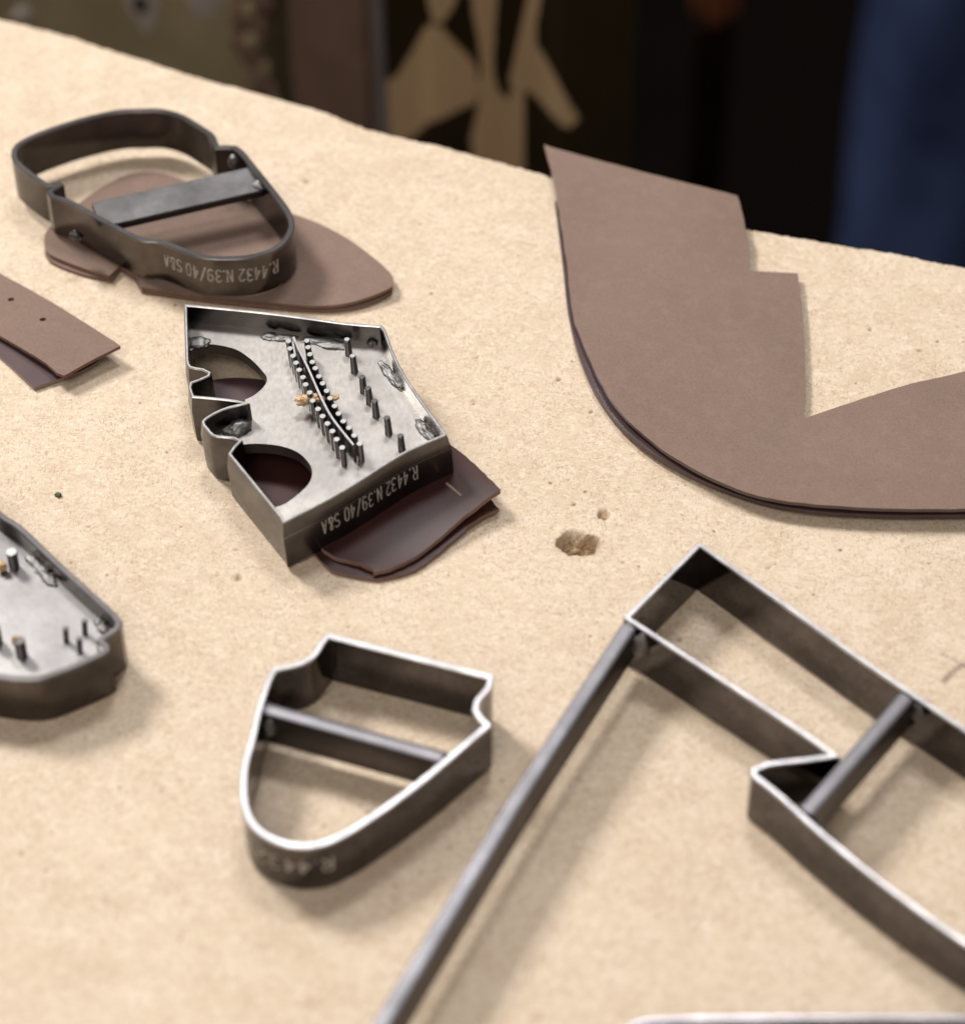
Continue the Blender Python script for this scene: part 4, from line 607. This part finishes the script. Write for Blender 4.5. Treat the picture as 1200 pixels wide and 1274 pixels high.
# ================================================================== die at the bottom edge
t = thing('cutting_die', 'blurred steel cutting die of which only the pale rim shows at the lower right corner', 'cutting die')
wall(t, D['low'], 19, 1.5, rim='rim_low')

# ================================================================== far die, upper left
t = thing('cutting_die', 'dark rounded steel cutting die lying on brown leather with wide grey cross bar', 'cutting die')
p = D['far']; wall(t, p, 19.2, 2.0, 2.9, side='side_far', rim='rim_dark')
a, b = D['far_bar']
def tilted_bar(parent, a, b, w, z, th, roll):
    A, B = Vector((*a, z)), Vector((*b, z)); d = (B - A).normalized(); s = d.cross(UP).normalized(); n = s.cross(d)
    cs, sn = math.cos(roll), math.sin(roll); s2 = s * cs + n * sn; n2 = n * cs - s * sn
    pr = [(-w / 2, -th / 2), (w / 2, -th / 2), (w / 2, th / 2 - .4), (w / 2 - .4, th / 2), (-w / 2 + .4, th / 2), (-w / 2, th / 2 - .4)]
    v = [tuple((q + s2 * u + n2 * k) * S) for q in (A, A.lerp(B, .5), B) for u, k in pr]; f = []
    for i in range(2):
        for k in range(6): f.append((i * 6 + k, i * 6 + (k + 1) % 6, i * 6 + 6 + (k + 1) % 6, i * 6 + 6 + k))
    f += [(0, 1, 2, 3, 4, 5), (17, 16, 15, 14, 13, 12)]
    return link('cross_bar', mesh('cross_bar', v, f), 'bar_far', parent, 30)
tilted_bar(t, a, b, 11, 15.2, 3.0, math.radians(-12))
bead(t, b[0] + .5, b[1] - 3, 15.5, 3.2, 2.2, 1.6, seed=11); bead(t, b[0] - 9, b[1] + 7.5, 17, 1.5, 1.5, 2.4, seed=12)
q = D['far_bar'][0]
bead(t, q[0] - 6.2, q[1] - 7.0, 13.5, 2.2, 1.4, 2.2, seed=13, mat='bar_far')
lettering(t, p, 1.0, 'R.4432 N.39/40 S&A', D['text_far'][0], D['text_far'][1], 12.5, 4.8, 'etch_dim', .62)

# ================================================================== punch die, centre left
R_ = D['punch_R']; O_ = D['punch_O']
mat = Matrix(((R_[0][0], R_[0][1], R_[0][2], O_[0] * S), (R_[1][0], R_[1][1], R_[1][2], O_[1] * S), (R_[2][0], R_[2][1], R_[2][2], O_[2] * S), (0, 0, 0, 1)))
t = thing('punch_die', 'steel punch die with two round cut-outs and rows of small pins, tilted on burgundy leather', 'punch die', mat)
p = D['punch']; wall(t, p, 19, 1.7, edge_t=.95, bevel=5.5, side='side_punch', rim='rim_punch', z_edge=.35)
# fine scribed line below the bevel
v, f = sweep(p, [(.80, 13.36), (.87, 13.36), (.87, 13.46), (.80, 13.46)])
def idx_near(q): return min(range(len(p)), key=lambda i: (p[i][0] - q[0]) ** 2 + (p[i][1] - q[1]) ** 2)
i0, i1 = sorted((idx_near(D['front_ends'][0]), idx_near(D['front_ends'][1])))
link('scribed_line', mesh('scribed_line', v, f[i0 * 4:i1 * 4]), 'rim_punch', t)
pz = 12.0
sheet('base_plate', [(q[0], q[1], pz) for q in D['plate']], 4.0, ('plate', 'plate_edge', 'plate_edge'), t, step=9, zf=lambda x, y: pz)
pins = [cyl(t, x, y, pz - .5, 19.3 + rnd.uniform(-.25, .15), .98) for x, y in D['pins']]
for k, (x, y) in enumerate(D['pins2']): cyl(t, x, y, pz - .5, 18.6 + rnd.uniform(-.3, .3), 1.0, name='punch_pin', mats=('pin', 'pin_top' if k < 2 else 'pin'), tip=.2, flare=1.28)
# the slitting blade between the rows
sl = D['slit']
v, f = sweep(sl, [(-.45, pz - .3), (.45, pz - .3), (.45, 18.9), (.3, 19.2), (-.3, 19.2), (-.45, 18.9)], False)
mi = [0] * len(f)
for i in range(len(sl) - 1):
    for a_ in (2, 3, 4): mi[i * 6 + a_] = 1
link('slit_blade', mesh('slit_blade', v, f, mi), ['pin', 'rim'], t)
wl = D['welds']
for k, (x, y) in enumerate(wl):
    rx, ry, rz, an = [(3.6, 2.4, 1.5, 0), (2.4, 1.7, 1.4, 0), (4.4, 1.6, 1.2, 0), (6.0, 1.9, 1.5, -.1), (4.4, 1.9, 1.6, -.1), (4.2, 2.6, 3.0, .3), (5.0, 1.5, 1.8, -1.05), (5.5, 1.6, 1.8, -1.05), (5.5, 1.9, 2.2, -1.05), (1.6, 1.4, 1.8, 0)][k]
    bead(t, x, y, pz + .1, rx, ry, rz * (.6 if k not in (5,) else 1), seed=20 + k, ang=an, rough=.28, sub=4)
x, y = D['crumb'][0]
for k, (dx, dy, s_) in enumerate(((-1.0, .3, 1.9), (1.6, .6, 1.4), (7.6, .4, 1.1), (-2.6, -.6, 1.4), (3.4, .2, 1.0))):
    o = bead(t, x + dx + 1.4, y + dy - .4, pz + 4.8, s_ * 1.2, s_ * .9, s_ * .75, name='leather_waste', mat='scrap', seed=40 + k, rough=.8)
bead(t, D['pins'][18][0] - 1.9, D['pins'][18][1], pz + 4.2, .8, .8, 1.6, name='leather_waste', mat='scrap', seed=44, rough=.8)
lettering(t, p, .86, 'R.4432 N.39/40 S&A', D['text_punch'][0], D['text_punch'][1], 10.0, 5.3, 'etch', .40)

# ================================================================== pin die, left edge
t = thing('punch_die', 'dark rimmed steel punch die with scattered pins, cut off by the left edge', 'punch die')
p = D['pinDie']; wall(t, p, 18, 1.9, side='side_far', rim='rim_dark')
sheet('base_plate', [(q[0], q[1], 12.0) for q in p], 4.0, ('plate_bright', 'plate_edge', 'plate_edge'), t, step=9, zf=lambda x, y: 12.0)
pp = D['pinDie_pins']
for k, (x, y) in enumerate(pp):
    big = k < 3
    cyl(t, x, y, 11.5, 18.6 if big else 17.4, 1.6 if big else .85, mats=('pin', 'pin_top' if k == 0 else 'pin'), lean=(0, 0) if big else (.4, .3))
bead(t, pp[1][0] - 1.2, pp[1][1] + .6, 17.8, 1.2, 1.1, 1.4, name='leather_waste', mat='scrap', seed=50, rough=.6)
bead(t, pp[0][0] - 3, pp[0][1] - 1.5, 14, 1.4, 1.3, 1.6, name='leather_waste', mat='scrap', seed=51, rough=.6)
for k, (x, y) in enumerate(D['pinDie_w']): bead(t, x, y, 12.3, 3.6 if k < 3 else 1.8, 1.5, .8, seed=60 + k, ang=-.8, rough=.3, sub=4)

# ================================================================== leather pieces
def leather(key, name, label, cat, th, mats, **kw):
    o = sheet(name, D[key], th, mats, **kw); o['label'] = label; o['category'] = cat; return o
leather('big_top', 'leather_piece', 'large taupe suede leather cut-out with stepped inner edge, upper of the two sheets', 'leather', 1.3, ('suede', 'grain_dull', 'grain'), step=6, ragged=.12, seed=1)
leather('big_low', 'leather_piece', 'dark edged lower leather sheet showing as a thin curved line beneath the large taupe one', 'leather', 1.5, ('grain_dull', 'suede', 'grain_dull'), step=7, seed=2)
flap = leather('mid_top', 'leather_piece', 'glossy burgundy leather flap with short slit, sticking out from under the pinned die', 'leather', 1.7, ('grain', 'suede', 'cut_pale'), step=3, ragged=.2, seed=3)
leather('mid_low', 'leather_piece', 'lower burgundy leather scrap parted from the slit flap above it', 'leather', 1.2, ('grain', 'suede', 'cut_pale'), step=3, ragged=.2, seed=4)
leather('hole_piece', 'leather_piece', 'dark plum leather scrap seen through the upper round cut-out of the pinned die', 'leather', 1.2, ('grain_dull', 'suede', 'suede_dark'), step=4, seed=5)
leather('hole_piece2', 'leather_piece', 'dark plum leather scrap seen through the lower round cut-out of the pinned die', 'leather', .8, ('grain', 'suede', 'grain'), step=4, seed=8)
leather('far_top', 'leather_piece', 'rounded brown suede piece under the dark rounded die, upper sheet', 'leather', 1.2, ('suede', 'grain', 'cut'), step=5, seed=6)
leather('far_low', 'leather_piece', 'lower dark edged leather sheet peeping out under the rounded brown suede piece', 'leather', 1.1, ('suede', 'grain', 'cut'), step=6, seed=7)
fs = D['flap_slit']
def flap_z(p): return min(((v.co.x / S - p[0]) ** 2 + (v.co.y / S - p[1]) ** 2, -v.co.z) for v in flap.data.vertices)[1] * -1
A_, B_ = [Vector((p[0] * S, p[1] * S, flap_z(p))) for p in fs]; dd = (B_ - A_).normalized(); pp_ = dd.cross(UP).normalized() * .00035; up_ = UP * .00012
v = [A_ - pp_, A_ + pp_, B_ + pp_, B_ - pp_]; v = [q_ + UP * .0002 for q_ in v] + [q_ - UP * .0006 for q_ in v]
o = link('slit', mesh('slit', v, [(0, 1, 2, 3), (7, 6, 5, 4), (0, 4, 5, 1), (1, 5, 6, 2), (2, 6, 7, 3), (3, 7, 4, 0)]), 'suede_dark', None, 0)
o.parent = flap
hs = []
for (hx, hy) in D['strip_holes']:
    hs.append([(hx + 1.1 * math.cos(k * math.pi / 5), hy + .85 * math.sin(k * math.pi / 5)) for k in range(10)])
leather('strip_top', 'leather_strip', 'tan suede leather strip with two small punched holes at the left edge', 'leather', 1.2, ('suede', 'grain', 'cut'), step=4, holes=hs, seed=9, ragged=.1)
leather('strip_low', 'leather_strip', 'grey smooth leather strip lying under the tan strip with holes', 'leather', 1.3, ('grain_dull', 'suede', 'suede_dark'), step=5, seed=10)
# small crumb on the table
o = bead(None, D['green'][0], D['green'][1], .5, 1.3, .8, .7, name='crumb', mat='green', seed=70, rough=.6, ang=-.6, sub=2)
o['label'] = 'tiny dark green crumb on the board left of the pinned die'; o['category'] = 'crumb'

# ================================================================== beyond the table
u = D['bgu']; Q = D['bgQ']
BG = Matrix(((u[0], -u[1], 0, Q[0] * S), (u[1], u[0], 0, Q[1] * S), (0, 0, 1, 0), (0, 0, 0, 1)))
def slab(parent, x0, x1, y0, y1, z0, z1, name, mat, mm=None, bev=.003):
    bm = bmesh.new(); bmesh.ops.create_cube(bm, size=1)
    bmesh.ops.transform(bm, matrix=Matrix.Translation(((x0 + x1) / 2 * S, (y0 + y1) / 2 * S, (z0 + z1) / 2 * S)) @ Matrix.Diagonal((abs(x1 - x0) * S, abs(y1 - y0) * S, abs(z1 - z0) * S, 1)), verts=bm.verts)
    bmesh.ops.bevel(bm, geom=bm.edges[:], offset=bev, segments=2, affect='EDGES')
    me = bpy.data.meshes.new(name); bm.to_mesh(me); bm.free()
    o = link(name, me, mat, parent, 40)
    if mm is not None and parent is None: o.matrix_world = mm
    return o
t = thing('metal_cabinet', 'blurred olive painted metal side panel with pale glue drips behind the table', 'cabinet', BG)
slab(t, -520, -14, 3, 220, -850, -50, 'side_panel', 'olive')
for k, poly in enumerate(D['drip']):
    sheetp = [(q[0], q[1]) for q in poly]
    v = [(x * S, 2.8 * S, z * S) for x, z in sheetp]; c = (sum(x for x, z in sheetp) / len(poly) * S, .6 * S, sum(z for x, z in sheetp) / len(poly) * S)
    v.append(c); v += [(x * S, 3.5 * S, z * S) for x, z in sheetp]; n = len(poly)
    f = [(i, (i + 1) % n, n) for i in range(n)] + [(i, (i + 1) % n, n + 1 + (i + 1) % n, n + 1 + i) for i in range(n)]
    link('glue_drip', mesh('glue_drip', v, f), 'drip', t, 60)
dx, dz = D['dot']
bm = bmesh.new(); bmesh.ops.create_uvsphere(bm, u_segments=16, v_segments=10, radius=1)
bmesh.ops.transform(bm, matrix=Matrix.Translation((dx * S, .4 * S, dz * S)) @ Matrix.Diagonal((.0035, .0016, .0045, 1)), verts=bm.verts)
me = bpy.data.meshes.new('screw_head'); bm.to_mesh(me); bm.free(); link('screw_head', me, 'hole_dark', t, 60)
for k in range(26):
    bead(t, -16 + rnd.uniform(-5, 12) - (k % 5), 2 + rnd.uniform(-2, 1), -60 - k * 5.5, rnd.uniform(3, 6), 2, rnd.uniform(5, 9), name='glue_lump', mat='brownp' if k % 3 == 0 else ('olive' if k % 3 == 1 else 'brownp'), seed=100 + k, sub=2, rough=.5)
o = slab(None, -2, 41, 8, 60, -850, -50, 'brown_board', 'brownp', BG); o['label'] = 'blurred brown stained board standing between the olive panel and the grey pipe'; o['category'] = 'board'
bm = bmesh.new(); bmesh.ops.create_cone(bm, cap_ends=True, segments=24, radius1=.0036, radius2=.0036, depth=.8)
bmesh.ops.translate(bm, vec=(.0452, .010, -.45), verts=bm.verts)
me = bpy.data.meshes.new('grey_pipe'); bm.to_mesh(me); bm.free(); o = link('grey_pipe', me, 'greyp', None, 40); o.matrix_world = BG
o['label'] = 'thin grey upright pipe beside the brown board, out of focus'; o['category'] = 'pipe'
# camouflage print cloth
nx, nz = 170, 150; x0, x1, z0, z1 = 50, 165, -330, -40
v = []; f = []; cols = []
for i in range(nx + 1):
    for j in range(nz + 1):
        x = x0 + (x1 - x0) * i / nx; z = z0 + (z1 - z0) * j / nz
        y = 6 + 2.5 * math.sin(x * .09 + z * .008) + 1.5 * math.sin(x * .21 + 1)
        v.append((x * S, y * S, z * S))
        cols.append(1.0 if any(inside((x, z), pl) for pl in D['camo']) else 0.0)
for i in range(nx):
    for j in range(nz):
        a_ = i * (nz + 1) + j; f.append((a_, a_ + nz + 1, a_ + nz + 2, a_ + 1))
me = bpy.data.meshes.new('printed_cloth'); me.from_pydata(v, [], f); me.update()
at = me.color_attributes.new('print', 'FLOAT_COLOR', 'POINT')
at.data.foreach_set('color', [c for k in cols for c in (k, k, k, 1)])
o = link('printed_cloth', me, 'print', None, 60); o.matrix_world = BG
sm = o.modifiers.new('thickness', 'SOLIDIFY'); sm.thickness = .0012
o['label'] = 'hanging camouflage cloth printed with tan shapes on dark brown, out of focus'; o['category'] = 'cloth'
# denim trouser leg
def trouser(cx, cy, r):
    v = []; f = []; n = 48; rows = 60
    for j in range(rows + 1):
        z = -.845 + .82 * j / rows
        for k in range(n):
            a_ = 2 * math.pi * k / n
            rr_ = r * (1 + .12 * j / rows) + .004 * math.sin(a_ * 3 + z * 9) + .0025 * math.sin(a_ * 6 - z * 16)
            v.append((cx + rr_ * math.cos(a_), cy + rr_ * .9 * math.sin(a_), z))
    for j in range(rows):
        for k in range(n): a_ = j * n + k; b_ = j * n + (k + 1) % n; f.append((a_, b_, b_ + n, a_ + n))
    f.append(tuple(range(rows * n, rows * n + n)))
    return v, f
t = thing('denim_trousers', 'blurred blue denim trouser legs in the dark at the upper right', 'trousers')
for cx, cy in ((.350, 1.02), (.54, 1.05)):
    v, f = trouser(cx, cy, .078); link('trouser_leg', mesh('trouser_leg', v, f), 'denim', t, 60)
t = thing('wooden_post', 'dark wooden post with its lit top painted dull orange, barely visible in the dark background', 'post')
slab(t, 117, 137, 660, 680, -850, -306, 'post_shaft', 'darkwood')
slab(t, 114, 139, 656, 683, -306, -180, 'lit_top', 'lit_wood', bev=.008)  # lit end of the wood, its light painted in as orange
# room
def plane(name, vs, mat):
    me = bpy.data.meshes.new(name); me.from_pydata(vs, [], [tuple(range(len(vs)))]); me.update()
    o = link(name, me, mat, None, 0); o['kind'] = 'structure'; return o
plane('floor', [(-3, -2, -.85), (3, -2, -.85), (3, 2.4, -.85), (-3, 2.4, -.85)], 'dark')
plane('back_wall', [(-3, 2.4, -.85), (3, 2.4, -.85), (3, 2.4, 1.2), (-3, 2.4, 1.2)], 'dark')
